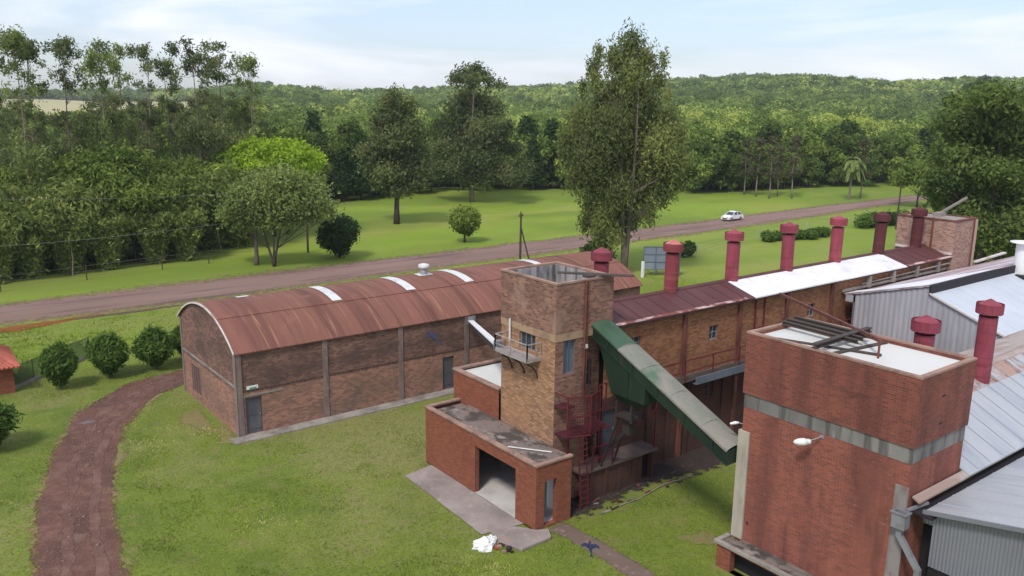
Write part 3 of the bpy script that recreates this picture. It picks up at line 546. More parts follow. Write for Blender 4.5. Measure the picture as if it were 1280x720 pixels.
# upper red block between annex and warehouse
ub = thing('brick_upper_block', 'raised red brick block with white flat roof left of the tall square tower', 'building', (22.8, 30.48, 0))
b = MB(); b.wall('x', 22.8, -1, 30.5, 34.35, 2.76, 4.36); b.wall('y', 34.35, 1, 22.8, 28.5, 0, 4.36); b.wall('x', 22.8, -1, 33.9, 34.35, 0, 2.76); b.wall('x', 28.5, 1, 30.5, 34.35, 0, 4.36); b.build('wall', BR_RED, ub)
b = MB(); b.box(22.74, 30.5, 4.36, 23.02, 34.4, 4.47); b.box(23.02, 34.12, 4.36, 28.5, 34.4, 4.47); b.build('coping', CONC_CAP, ub, bevel=.015)
b = MB(); b.box(23.02, 30.5, 4.1, 28.5, 34.12, 4.30); b.build('roof', WHITEMEM, ub)

# ---------------------------------------------------------------- first tower
TX0, TX1, TY0, TY1, TH = 22.9, 26.2, 26.61, 30.48, 10.22
tw = thing('brick_tower', 'tall square brick tower with open water tank top and small side balcony', 'tower', (TX0, TY0, 0))
b = MB(); b.wall('x', TX0, -1, TY0, TY1, 2.6, 7.75, [(27.98, 29.14, 6.82, 7.6)], .2); b.wall('x', TX0, -1, TY1-.01, TY1, 0, 2.6)
b.build('wall', BR_BUFF, tw, label='yellowish buff brick lower wall')
b = MB(); b.wall('y', TY0, -1, TX0, 24.78, 0, 7.62, [(23.38, 24.06, 6.05, 7.6)], .2); b.wall('x', 24.78, 1, TY0, 27, 0, 7.62); b.wall('x', TX1, 1, TY0, TY1, 7.62, 8.0)
b.wall('y', 27.35, -1, 24.78, TX1, 2.6, 7.62, [(25.2, 25.75, 4.9, 6.2)], .2); b.wall('x', TX1, 1, TY0+.7, TY1, 0, 7.62)
b.face([(24.78, TY0, 7.62), (TX1, TY0, 7.62), (TX1, 27.35, 7.62), (24.78, 27.35, 7.62)]); b.wall('y', TY1, 1, TX0, TX1, 2.6, 8.0); b.build('side_wall', BR_TOP, tw)
b = MB(); b.box(TX0-.025, TY0-.025, 7.62, TX1+.02, TY0+.25, 7.96); b.box(TX0-.025, TY0+.25, 7.62, TX0+.25, TY1+.02, 8.02); b.build('concrete_band', M('buff_band', (.36, .24, .15), .9, [((1, 1, 1), 5, .45, .65, (.24, .155, .105)), ((3, 3, 3), 5, .58, .66, (.07, .055, .05, .8))]), tw)
b = MB(); coping(b, TX0-.03, TY0-.03, TX1+.03, TY1+.03, TH-.08, .16, .08, .03); b.build('tank_rim', CONC_CAP, tw)
b = MB(); a0, c0, a1, c1 = TX0-.03, TY0-.03, TX1+.03, TY1+.03
b.box(a0, c0, 7.962, a1, c0+.16, TH-.08); b.box(a0, c1-.16, 7.962, a1, c1, TH-.08); b.box(a0, c0+.16, 7.962, a0+.16, c1-.16, TH-.08); b.box(a1-.16, c0+.16, 7.962, a1, c1-.16, TH-.08)
b.build('upper_wall', BR_TOP, tw)
b = MB(); b.box(a0+.162, c0+.162, 8.9, a1-.162, c0+.20, TH-.1); b.box(a0+.162, c1-.20, 8.9, a1-.162, c1-.162, TH-.1); b.box(a0+.162, c0+.20, 8.9, a0+.20, c1-.20, TH-.1); b.box(a1-.20, c0+.20, 8.9, a1-.162, c1-.20, TH-.1)
b.build('tank_lining', M('tank_plaster', (.36, .34, .33), .9, [((2.5, 2.5, .3), 5, .45, .6, (.11, .10, .10)), ((1, 1, 1), 4, .5, .7, (.42, .40, .39, .6))]), tw)
b = MB(); b.box(a0+.2, c0+.2, 9.15, a1-.2, c1-.2, 9.2); b.build('tank_floor', M('wet_tank_floor', (.07, .06, .055), .25, [((1, 1, 1), 5, .45, .65, (.15, .13, .125))], spec=.6), tw)
window(tw, 'x', TX0, -1, 27.98, 29.14, 6.82, 7.6, 2, 0); window(tw, 'y', TY0, -1, 23.38, 24.06, 6.05, 7.6, 1, 0, GREYBLUE, M('blue_grey_shutter', (.12, .15, .19), .6))
window(tw, 'y', 27.35, -1, 25.2, 25.75, 4.9, 6.2, 1, 1)
b = MB(); b.tube([(24.5, TY0-.1, 10.2), (24.5, TY0-.1, 4.8)], .045, 8); b.cut(); b.tube([(24.68, TY0-.07, 10.1), (24.68, TY0-.07, 3.2)], .025, 6); [b.box(24.43, TY0-.1, z_, 24.57, TY0-.02, z_+.04) for z_ in (9.6, 8.2, 6.8, 5.4)]; b.build('downpipe', COLRUST, tw)
b = MB(); b.tube([(TX0-.1, 29.72, 7.0), (TX0-.1, 29.72, 8.05)], .05, 8); b.build('vent_pipe', DULLW, tw)
b = MB(); b.box(24.55, TY0-.12, 7.1, 24.7, TY0-.04, 7.28); b.build('junction_box', DULLW, tw)
bal = tw
b = MB(); b.box(22.15, 27.6, 6.62, TX0-.002, 29.95, 6.68); b.box(22.12, 27.57, 6.56, 22.17, 29.98, 6.76); b.box(22.17, 27.57, 6.56, TX0, 27.61, 6.76); b.build('balcony_floor', RAILGREY, tw)
b = MB()
for y_ in (27.6, 29.95): b.bar((22.14, y_, 6.6), (22.14, y_, 7.4), .05); b.bar((22.14, y_, 7.38), (TX0, y_, 7.38), .045); 
for y_ in (27.6, 28.8, 29.95): b.bar((22.14, y_, 6.6), (22.14, y_, 7.4), .05)
b.bar((22.14, 27.6, 7.38), (22.14, 29.95, 7.38), .045); b.bar((22.14, 27.6, 6.95), (22.14, 29.95, 6.95), .03); b.bar((TX0-.05, 27.55, 6.9), (TX0-.05, 27.55, 7.4), .05); b.build('balcony_rail', RAILGREY, tw)
b = MB()
for y_ in (27.75, 28.7, 29.6):
    b.cut(); b.tube([(22.2, y_, 6.55), (22.35, y_, 6.4), (22.6, y_, 6.25), (22.8, y_, 5.95), (22.87, y_, 5.7)], .035, 6); b.bar((22.2, y_, 6.56), (22.88, y_, 6.56), .05)
b.build('balcony_bracket', BLACKST, tw)
pk = MB(); pk.k = 0; pk.bar((24.1, 28.0, TH+.12), (26.6, 25.7, TH+.06), .34, .05); pk.box(24.75, 26.68, TH, 25.15, 27.05, TH+.11)
tag(pk.build('timber_plank', BEAM), 'dark timber plank lying across the near rim of the open tower tank', 'plank')
ch = thing('grain_chute', 'pale slanting sheet-metal chute crossing from warehouse wall to tower balcony', 'chute', (29.3, 42.3, 4.2))
A, B = Vector((29.35, 42.33, 4.25)), Vector((22.45, 30.1, 6.72)); b = MB(); b.bar(A, B, .34, .06); b.build('chute_cover', WHITE, ch)
b = MB(); b.bar(A-Vector((0, 0, .17)), B-Vector((0, 0, .17)), .30, .26); b.build('chute_trough', BLACKST, ch)
b = MB(); b.box(29.1, 42.15, 4.05, 29.62, 42.34, 4.55); b.cut(); b.box(22.3, 29.98, 6.5, 22.65, 30.3, 6.95); b.build('end_collar', GREY, ch)

# ---------------------------------------------------------------- long building
LX0, LX1, LY0, LE = 26.2, 58.3, 27.0, 7.62
RY, RZ = 28.75, 8.35
lb = thing('kiln_building', 'long narrow orange brick factory wing with ridge roof part dark red part white', 'factory', (LX0, LY0, 0))
hol = [(27.85, 28.57, 6.3, 6.92), (33.6, 34.32, 5.84, 6.62), (42.2, 42.97, 5.82, 6.58)]
b = MB(); b.wall('y', LY0, -1, LX0, LX1, 4.25, LE, hol, .25); b.wall('y', 30.5, 1, LX0, LX1, 0, LE); b.build('wall', BR_LONG, lb)
holl = [(26.25, 27.15, 1.55, 3.6), (33.57, 34.2, 2.7, 3.6), (29.3, 29.9, 2.8, 3.6)]
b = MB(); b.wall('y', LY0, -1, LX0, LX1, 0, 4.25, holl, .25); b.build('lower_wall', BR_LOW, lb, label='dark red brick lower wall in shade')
b = MB(); b.box(28.8, LY0-.02, 4.22, 46, LY0, 4.3); b.build('string_course', CONC, lb)
for h in hol: window(lb, 'y', LY0, -1, *h)
for h in holl[1:]: window(lb, 'y', LY0, -1, *h, frame=COLRUST)
door(lb, 'y', LY0, -1, *holl[0], mat=M('blue_grey_door', (.06, .07, .085), .6))
b = MB()
for x in (31.63, 35.95, 40.1, 44.5): b.cut(); b.box(x-.13, LY0-.12, 0, x+.13, LY0-.002, LE-.02)
b.build('steel_column', COLRUST, lb)
b = MB()
x = 29.3
while x < 46:
    if min(abs(x-q) for q in (31.63, 35.95, 40.1, 44.5)) > .5 and not 33.4 < x < 34.4: b.cut(); b.box(x-.11, LY0-.10, 0, x+.11, LY0-.003, 4.2)
    x += 1.42
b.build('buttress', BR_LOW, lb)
def slope(mb, x0, x1, ya, za, yb, zb, th=.06): mb.extr([(ya, za), (yb, zb), (yb, zb-th), (ya, za-th)], 'x', x0, x1)
EY, EZ = 26.68, 7.76
for x0, x1, m_, lbl in ((LX0, 36.82, DKROOF, 'dark red roof sheets'), (36.82, 52.4, WHITEROOF, 'bright white painted roof sheets'), (52.4, LX1, DKROOF, 'dark red roof sheets at far end')):
    b = MB(); slope(b, x0, x1, EY, EZ, RY, RZ)
    x = x0+.4
    while x < x1: slope(b, x, x+.05, EY, EZ+.018, RY, RZ+.018, .018); x += .95
    b.build('roof', m_, lb, label=lbl)
b = MB(); slope(b, 26.3, 52.4, RY+.004, RZ, 31.1, RZ-.72); b.build('far_roof', WHITEROOF, lb); b = MB(); slope(b, 52.4, LX1, RY+.004, RZ, 31.1, RZ-.72); b.build('far_roof', DKROOF, lb)
b = MB(); b.extr([(RY-.2, RZ-.03), (RY, RZ+.06), (RY+.2, RZ-.03), (RY+.2, RZ-.045), (RY, RZ+.03), (RY-.2, RZ-.045)], 'x', LX0+.02, LX1); b.build('ridge_cap', DKROOF, lb)
b = MB(); slope(b, 26.6, 36.2, EY-.01, EZ+.02, EY+.16, EZ+.068, .025); b.cut(); slope(b, 52.5, LX1+.1, EY-.01, EZ+.02, EY+.16, EZ+.068, .025); b.build('eave_edge', PALE_EDGE, lb)
b = MB(); b.box(LX0, EY, EZ-.11, LX1, EY+.04, EZ-.063); b.build('fascia', BLACKST, lb)
b = MB()
for x in (37.25, 38.02): b.bar((x, LY0-.08, 5.9), (x, LY0-.08, 7.6), .06)
b.bar((37.25, LY0-.08, 5.93), (38.02, LY0-.08, 5.93), .06); b.build('rail_frame', STEELRED, lb)
b = MB(); b.box(31.7, 26.05, 4.1, 46, 26.12, 4.48); b.box(31.7, 26.12, 4.1, 46, LY0-.13, 4.16); b.build('walkway_channel', GREYBLUE, lb)
b = MB(); b.box(28.7, 26.2, 4.3, 46, 26.9, 4.34); b.build('walkway_deck', BEAM, lb)
b = MB(); b.bar((28.9, 26.22, 5.42), (45.8, 26.22, 5.42), .05); b.bar((28.9, 26.22, 4.85), (45.8, 26.22, 4.85), .035)
for i in range(9): b.bar((28.9+2.1*i, 26.22, 4.34), (28.9+2.1*i, 26.22, 5.42), .045)
b.build('walkway_rail', STEELRED, lb)
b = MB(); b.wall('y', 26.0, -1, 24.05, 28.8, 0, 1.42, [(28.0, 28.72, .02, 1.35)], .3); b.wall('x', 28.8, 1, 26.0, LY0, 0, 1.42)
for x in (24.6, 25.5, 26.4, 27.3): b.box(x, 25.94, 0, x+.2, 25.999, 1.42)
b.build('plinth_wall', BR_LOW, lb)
b = MB(); b.box(24.0, 25.86, 1.42, 28.95, LY0-.003, 1.54); b.build('loading_slab', M('grimy_slab', (.10, .075, .068), .95, [((1, 1, 1), 5, .45, .65, (.15, .115, .10))]), lb)
b = MB(); b.box(28.0, 26.35, 0, 28.8, 26.4, 1.42); b.build('shade_panel', DARK, lb)  # black sheet behind the doorway, its colour replaces the shade inside
b = MB(); b.box(LX0+.1, 27.4, 0, LX1-.1, 30.2, 7.2); b.build('interior_block', DARK, lb)
b = MB(); b.tube([(47.5, 26.9, 7.15), (58.2, 26.75, 7.35)], .05, 6); b.box(45.5, 26.84, 6.9, 58.3, 26.99, 7.05)
for x in (48.2, 51.0, 53.9, 56.7): b.cut(); b.box(x-.12, 26.7, 6.9, x+.12, 26.99, LE)
b.build('pipe_ledge', CONC, lb)

# ---------------------------------------------------------------- chimneys
def chimney(x, y, zb, zt, label, mat, cap, grp, lean=0):
    t = thing('roof_chimney', label, 'chimney', (x, y, zb), grp)
    b = MB(); h = zt-.75-zb; prof = [(.36, -.25)]
    n = max(3, int(h/.62))
    for i in range(1, n+1):
        z_ = h*i/n; prof += [(.36, z_-.012), (.366, z_-.010), (.366, z_+.010), (.36, z_+.012)]
    b.lathe((x, y, zb), prof, 24); b.build('pipe', mat, t, False)
    b = MB(); c = zt-.64; b.lathe((x, y, c), [(.34, 0), (.50, .02), (.515, .04), (.52, .44), (.505, .44), (.50, .10), (.34, .06)], 28); b.build('collar', mat, t, False)
    b = MB(); b.lathe((x, y, zt-.24), [(0, -.02), (.425, -.02), (.425, .01), (.02, .235), (0, .24)], 24); b.build('cap', cap, t, False)
    b = MB()
    for k in range(4): a = k*math.pi/2+.5; b.cut(); b.bar((x+.49*math.cos(a), y+.49*math.sin(a), zt-.5), (x+.41*math.cos(a), y+.41*math.sin(a), zt-.25), .04, .02)
    b.build('cap_strut', BLACKST, t)
    t.rotation_euler = (R(lean), R(lean*.6), 0)
gr = 'row of round metal chimneys along the long roof ridge'
lab = ['red chimney rising just behind the open tower tank, nearest of the ridge row', 'worn darker red chimney on dark red roof in front of the blue-grey panels',
       'pinkish red chimney where dark red roof turns white', 'pinkish red chimney on the white roof, nearest of its three',
       'pinkish red chimney in the middle of the white roof stretch, before the clipped hedge', 'dark maroon chimney at the far end of the white roof', 'dark maroon chimney standing against the pale brick block at the roof end']
for i, (x, zt) in enumerate(((27.5, 11.05), (32.46, 11.0), (37.37, 11.13), (42.4, 11.14), (47.4, 11.16), (52.4, 11.07), (57.2, 11.06))):
    m_, cp = (CHRED, CHRED)
    if i in (0, 1): cp = CAPPALE
    if i == 1: m_ = M('chimney_worn_paint', (.22, .045, .05), .7, [((.8, .8, .5), 5, .45, .7, (.16, .035, .04)), ((.3, .3, 9), 1, .62, .66, (.30, .09, .08, .5))])
    elif i < 5: m_ = CHRED.copy(); K((.9, 1, 1.18, 1.05, 1.28)[i], m_); cp = m_; m_.node_tree.nodes['Mapping'].inputs['Location'].default_value = (i*3., 0, 0); m_.node_tree.nodes['Mapping.002'].inputs['Location'].default_value = (i*5., 2, 1)
    if i >= 5: m_, cp = CHDARK, CHDARK
    chimney(x, RY, RZ-.02, zt, lab[i], m_, cp, gr, (0, .6, 0, -.5, .4, 1.0, .5)[i])
chimney(31.05, 14.85, 6.7, 10.15, 'short looking red chimney peeking over the white roof of the near brick tower', CHRED, CHRED, None)
chimney(35.95, 14.7, 6.7, 10.15, 'tall red chimney on the grey metal shed roof right of the near brick tower', CHRED, CHRED, None)

# ---------------------------------------------------------------- far brick block
fb = thing('brick_block', 'pale weathered square brick block at the far end of the long roof', 'building', (58.3, 26.7, 0))
b = MB(); b.box(58.32, 26.7, 0, 61.3, 30.8, 10.14); b.build('wall', BR_T2, fb)
b = MB(); coping(b, 58.32, 26.7, 61.3, 30.8, 10.14, .2, .1, .04); b.build('coping', COLRUST, fb)
b = MB(); b.box(58.5, 26.9, 10.0, 61.1, 30.6, 10.17); b.build('roof', CONC, fb)
b = MB(); b.box(61.05, 26.62, 6, 61.34, 26.69, 10.14); b.build('pilaster', M('pale_pilaster', (.42, .30, .24), .9), fb)
b = MB(); b.bar((60.85, 26.62, 6.5), (60.85, 26.62, 10.1), .07); b.cut(); b.tube([(58.2, 28.2, 7.9), (58.2, 28.2, 10.3)], .07, 8); b.build('drain_pipe', COLRUST, fb)
b = MB(); b.bar((58.25, 26.75, 7.95), (58.25, 30.7, 8.05), .12, .16); b.build('flashing', GUTPALE, fb)
b = MB(); b.bar((60.2, 28.9, 10.3), (63.6, 28.6, 11.3), .10, .16); b.box(60.0, 28.6, 10.17, 60.8, 29.2, 10.42)
tag(b.build('leaning_plank', M('grey_timber', (.25, .22, .19), .9)), 'grey plank propped up on the roof of the pale brick block', 'plank')

# ---------------------------------------------------------------- far metal shed
GX, GX1 = 45.5, 82
sh = thing('corrugated_shed', 'large grey corrugated metal shed with stepped roof behind the near brick tower', 'shed', (GX, 17.75, 0))
b = MB(); ylo, yhi = 17.75, 26.15
def gz(y): return 8.20-(y-21.74)*(1.31/4.6) if y > 21.74 else 7.78-(21.70-y)*(1.46/3.95)
y = ylo; amp = .03; per = .30; prev = None
while y <= yhi:
    for dy, dx in ((0, 0), (.05, amp), (.15, amp), (.20, 0)):
        yy = y+dy
        if yy > yhi: break
        if prev is not None: b.face([(GX-prev[1], prev[0], 2), (GX-prev[1], prev[0], gz(prev[0])-.04), (GX-dx, yy, gz(yy)-.04), (GX-dx, yy, 2)])
        prev = (yy, dx)
    y += per
b.wall('y', yhi, 1, GX, GX1, 2, 6.8); b.build('end_wall', CORRL, sh)
b = MB(); b.box(GX-.1, 26.15, 6.45, GX+.8, 26.6, 6.86); b.build('gutter_hood', CORRL, sh)
b = MB()
slope(b, GX-.12, GX1, 26.62, 6.86, 21.74, 8.26)
b.build('upper_roof', MAUVE, sh)
b = MB(); b.extr([(26.7, 6.87), (21.8, 8.27), (21.8, 8.30), (26.7, 6.90)], 'x', GX-.14, GX+1.2)
b.face([(GX+1.2, 26.0, 7.075), (GX+1.2, 21.8, 8.285), (GX+9, 21.8, 8.285)]); b.build('white_verge_sheet', WHITEROOF, sh)
b = MB(); b.box(GX-.12, 21.66, 7.70, GX1, 21.76, 8.27); b.build('step_flashing', BITUMEN, sh)
b = MB(); slope(b, GX-.12, GX1, 21.65, 7.80, 17.7, 6.33); x = GX+.5
while x < GX1: slope(b, x, x+.04, 21.6, 7.80, 17.7, 6.35, .02); x += 1.1
b.build('lower_roof', M('pale_blue_sheet', (.52, .555, .60), .5, [((.3, .3, .3), 4, .42, .7, (.46, .50, .55)), ((3, .4, .4), 3, .62, .74, (.60, .62, .66, .6))], metal=.1), sh)
b = MB(); b.extr([(21.7, 7.86), (17.7, 6.39), (17.7, 6.29), (21.7, 7.76)], 'x', GX-.16, GX-.11); b.build('verge_trim', GUTPALE, sh)
b = MB(); b.box(GX+2, 17.9, 0, GX1-1, 26.0, 6.2); b.build('interior_block', DARK, sh)
vt = thing('white_roof_vent', 'tall white cylindrical vent with flat cap on the far metal shed ridge', 'vent', (56.15, 21.5, 7.9))
b = MB(); b.lathe((56.15, 21.5, 7.6), [(.42, 0), (.42, 2.0), (0, 2.0)], 20); b.build('vent_pipe', WHITE, vt, False)
b = MB(); b.lathe((56.15, 21.5, 9.68), [(0, -.02), (.78, -.02), (.78, .03), (.1, .12), (0, .12)], 20); b.build('vent_cap', WHITE, vt)
b = MB(); b.box(55.3, 20.9, 7.5, 57.0, 21.64, 7.75); b.build('vent_flashing', BITUMEN, vt)
b = MB(); b.bar((61.8, 26.7, 7.05), (66.5, 26.7, 7.25), .25, .1); b.build('far_gutter', GUTPALE, sh)

# ---------------------------------------------------------------- near brick tower
NX0, NX1, NY0, NY1, NH = 25.53, 29.17, 12.11, 18.75, 9.5
n1 = thing('red_brick_tower', 'large red brick tower with white flat roof and pale concrete band in the right foreground', 'tower', (NX0, NY0, 0))
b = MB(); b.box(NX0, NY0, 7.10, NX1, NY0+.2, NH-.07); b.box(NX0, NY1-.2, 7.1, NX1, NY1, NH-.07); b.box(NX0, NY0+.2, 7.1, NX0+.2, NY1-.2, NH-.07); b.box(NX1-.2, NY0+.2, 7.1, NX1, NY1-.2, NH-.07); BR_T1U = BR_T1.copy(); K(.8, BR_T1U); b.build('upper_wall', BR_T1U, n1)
e = .05
b = MB(); b.box(NX0+e, NY0+e, 6.55, NX1-e, NY1-e, 7.099); b.build('concrete_band', CONC_BAND, n1)
e = .06
b = MB(); b.box(NX0+e, NY0+e, 0, NX1-e, NY1-e, 6.549); b.build('wall', BR_T1, n1)
b = MB(); b.box(NX0-.02, 18.30, 1.2, NX0+e-.002, 18.8, 5.6); b.box(NX0+.1, 18.70, 1.2, NX0+.4, 18.8, 5.6); b.build('corner_pier', M('pale_pier', (.40, .36, .29), .9, [((2, 2, .5), 5, .45, .65, (.30, .26, .21))]), n1)
b = MB(); b.box(NX0+.02, NY0+.02, 0, NX0+e-.002, 12.58, 5.75); b.build('corner_column', M('column_concrete', (.24, .215, .20), .9, [((2, 2, .5), 5, .42, .62, (.13, .10, .095)), ((4, 4, 3), 4, .6, .7, (.24, .11, .085, .7))]), n1)
b = MB(); coping(b, NX0, NY0, NX1, NY1, NH-.07, .17, .07, .015); b.build('coping', CONC_CAP, n1)
b = MB(); b.box(NX0+.2, NY0+.2, 9.12, NX1-.2, NY1-.2, 9.32); b.build('roof', WHITEMEM, n1)
b = MB()
for (y_, z_) in ((NY0-.001, 8.55), (NY0-.001, 7.6)): b.cut(); b.box(27.0, y_-.004, z_, 27.22, y_+.05, z_+.06)
b.cut(); b.box(NX0+e-.006, 18.1, 1.9, NX0+e+.05, 18.18, 2.0); b.build('put_log_hole_patch', DARK, n1)  # raised black patches, the shade of the holes is only colour
LX, LT = 24.85, 1.12
b = MB(); b.wall('x', LX+.05, -1, 9.0, 18.95, 0, LT-.12, [(10.2, 18.3, 0, .9)], .3); b.wall('y', 18.95, 1, LX+.05, NX0+.05, 0, LT-.12); b.build('porch_wall', BR_RED, n1)
b = MB(); b.box(LX-.05, 9.0, LT-.12, LX+.14, 19.05, LT+.02); b.box(LX+.14, 18.85, LT-.12, NX0+.1, 19.05, LT+.02); b.build('porch_coping', CONC, n1, bevel=.015)
b = MB(); b.box(LX+.14, 9.0, LT-.14, NX0+.03, 18.85, LT-.06); b.box(NX0-.1, 9.0, LT-.06, NX0+.05, 18.3, LT+.06); b.build('porch_roof', ROOFSLAB, n1)
b = MB(); b.box(LX+.5, 9.1, 0, LX+.55, 18.8, .95); b.build('porch_shade_panel', DARK, n1)  # black sheet that paints the shade within the porch opening
lp = thing('wall_lamp', 'white oblong street-type lamp on a short arm below the concrete band of the red tower', 'lamp', (25.59, 15.4, 6.15))
b = MB(); b.tube([(25.585, 15.35, 6.45), (25.35, 15.5, 6.35), (25.2, 15.62, 6.28)], .022, 6); b.box(25.56, 15.27, 6.38, 25.59, 15.43, 6.5); b.build('arm', GREY, lp)
b = MB()
d = Vector((-.5, .62, -.10)).normalized(); p0 = Vector((25.27, 15.55, 6.26))
b.tube([p0, p0+d*.03, p0+d*.15], [.05, .095, .11], 12); b.build('lamp_housing', DULLW, lp, True)
b = MB(); b.tube([p0+d*.15, p0+d*.25, p0+d*.42, p0+d*.55, p0+d*.60], [.112, .135, .125, .075, .01], 14); b.build('lamp_bowl', WHITE, lp, True)
lp = thing('wall_lamp', 'small white lamp poking out beside the pale corner pier of the red tower', 'lamp', (25.5, 18.95, 5.75))
b = MB(); b.tube([(25.8, 18.77, 5.75), (25.75, 19.0, 5.75)], .02, 6); b.build('arm', GREY, lp)
b = MB(); b.tube([(25.75, 18.98, 5.76), (25.66, 19.08, 5.74), (25.52, 19.18, 5.71), (25.48, 19.2, 5.70)], [.04, .065, .045, .01], 10); b.build('lamp_bowl', WHITE, lp, True)
# beams lying on the tower roof
def tb(a, b_, w_, h_, label, mat=BEAM):
    m = MB(); a = Vector(a); b_ = Vector(b_); m.bar(a+Vector((0, 0, h_/2-.02)), b_+Vector((0, 0, h_/2-.02)), w_, .04); m.bar(a-Vector((0, 0, h_/2-.02)), b_-Vector((0, 0, h_/2-.02)), w_, .04); m.bar(a, b_, w_*.35, h_-.08)
    tag(m.build('steel_beam', mat), label, 'beam', 'old beams lying on the near tower roof')
tb((27.5, 18.6, 9.58), (27.35, 15.4, 9.58), .13, .15, 'dark beam nearest the left wall among the parallel beams on the white tower roof')
tb((27.95, 18.7, 9.58), (27.85, 15.5, 9.58), .13, .15, 'middle one of the parallel dark beams on the white tower roof')
tb((28.5, 18.75, 9.58), (28.4, 15.6, 9.58), .12, .15, 'farthest of the parallel dark beams on the white tower roof')
tb((25.55, 15.95, 9.60), (29.25, 16.05, 9.60), .2, .18, 'thick crossing beam laid from wall to wall over the white tower roof')
tb((25.75, 15.55, 9.3), (28.9, 15.2, 9.3), .2, .14, 'flat olive stained beam beside the thick crossing beam')
m = MB(); m.bar((25.9, 18.2, 9.32), (27.2, 14.4, 9.34), .12, .12); tag(m.build('timber_plank', BEAM), 'thin dark plank lying on the white tower roof under the beams', 'plank')
m = MB(); m.bar((38.85, 26.6, 7.72), (26.9, 14.35, 9.95), .11, .13); m.bar((26.9, 14.35, 9.9), (26.9, 14.35, 9.3), .06); tag(m.build('long_steel_beam', COLRUST), 'long thin rusty beam running from the white roof eave to the near tower roof', 'beam')

# ---------------------------------------------------------------- near metal shed
s2 = thing('metal_shed', 'light grey metal shed roof with rust stains at the right edge of the foreground', 'shed', (26.1, 11.8, 0))
VY, VZ, R2Y, R2Z = 11.85, 5.32, 15.2, 7.02; SX1 = 80
b = MB(); slope(b, NX1+.03, SX1, VY, VZ, R2Y-.9, R2Z-.46)
b.build('roof', GALV, s2)
b = MB(); slope(b, NX1+.03, SX1, R2Y-.9, R2Z-.46, R2Y, R2Z); b.build('rusty_ridge_strip', GALVRUST, s2)
b = MB(); slope(b, 25.8, NX1+.02, VY, VZ-.02, NY0-.012, VZ+.10); b.build('wall_flashing', PALERUST, s2)
b = MB()
x = NX1+.75
while x < SX1: b.extr([(VY+.05, VZ+.05), (R2Y, R2Z+.03), (R2Y, R2Z-.01), (VY+.05, VZ+.01)], 'x', x, x+.025); x += .98
b.build('sheet_lap', M('lap_edge', (.30, .32, .35), .6), s2)
b = MB(); slope(b, NX1+.03, SX1, R2Y+.004, R2Z, 17.72, 6.28); 
b.build('far_roof', PALERUST, s2)
b = MB(); b.extr([(R2Y-.18, R2Z-.07), (R2Y, R2Z+.05), (R2Y+.3, R2Z-.07), (R2Y+.3, R2Z-.09), (R2Y, R2Z+.02), (R2Y-.18, R2Z-.09)], 'x', NX1+.03, SX1); b.build('ridge_cap', PALERUST, s2)
F0, F1 = (VY-.18, 5.08), (3.6, 6.78)
b = MB(); slope(b, 25.85, SX1, F1[0], F1[1], F0[0], F0[1], .05); b.build('front_roof', GALV, s2)
b = MB(); x = 26.7
while x < SX1: b.extr([(F1[0], F1[1]+.025), (F0[0], F0[1]+.025), (F0[0], F0[1]), (F1[0], F1[1])], 'x', x, x+.03); x += .98
b.build('sheet_lap', M('lap_edge_pale', (.37, .395, .43), .6), s2)
b = MB(); b.extr([(F1[0], F1[1]+.03), (F0[0]+.05, F0[1]+.02), (F0[0]+.05, F0[1]-.12), (F1[0], F1[1]-.11)], 'x', 25.80, 25.86); b.build('verge_trim', CORR, s2)
b = MB(); b.box(25.7, VY-.5, VZ-.42, SX1, VY+.22, VZ-.34); b.build('valley_gutter', BITUMEN, s2)
b = MB(); prev = None; y = 3.6
def fz(y): return F0[1]+(F0[0]-y)*(F1[1]-F0[1])/(F0[0]-F1[0])-.06
while y < 11.8:
    for dy, dx in ((0, 0), (.02, .012), (.05, .02), (.08, .012), (.10, 0)):
        yy = y+dy
        if yy > 11.8: break
        zb = 3.13 if yy < 11.45 else 3.13
        if yy > 11.5: zb = 4.55
        if prev is not None: b.face([(26.1-prev[1], prev[0], zb), (26.1-prev[1], prev[0], fz(prev[0])), (26.1-dx, yy, fz(yy)), (26.1-dx, yy, zb)])
        prev = (yy, dx)
    y += .115
b.build('end_wall', CORR, s2)
b = MB(); b.box(26.14, 3.6, 0, 26.3, 11.48, 3.2); b.box(26.6, 3.6, 0, 26.7, 12.0, 5); b.build('shade_panel', DARK, s2)  # black panels paint the shade of the open space below the cladding
b = MB()
for k, (y0, y1, z0, z1) in enumerate(((11.97, 12.42, 4.42, 4.96),)):
    x0, x1 = 25.22, 25.56
    b.box(x0, y0, z0, x0+.03, y1, z1); b.box(x1-.03, y0, z0, x1, y1, z1); b.box(x0+.03, y0, z0, x1-.03, y0+.03, z1); b.box(x0+.03, y1-.03, z0, x1-.03, y1, z1); b.box(x0+.03, y0+.03, z0, x1-.03, y1-.03, z0+.05)
b.box(25.18, 11.93, 4.93, 25.22, 12.46, 4.99); b.box(25.22, 11.93, 4.93, 25.56, 11.97, 4.99)
b.build('rainwater_box', GREY, s2)
b = MB(); b.bar((25.4, 12.18, 4.42), (25.4, 12.18, 4.1), .17); b.bar((25.4, 12.18, 4.15), (25.5, 11.5, 3.15), .17); b.bar((25.5, 11.5, 3.2), (25.5, 11.5, 0), .17); b.cut(); b.bar((25.56, 12.1, 5.0), (26.4, 11.86, 5.12), .1, .08); b.build('downpipe', GREY, s2)

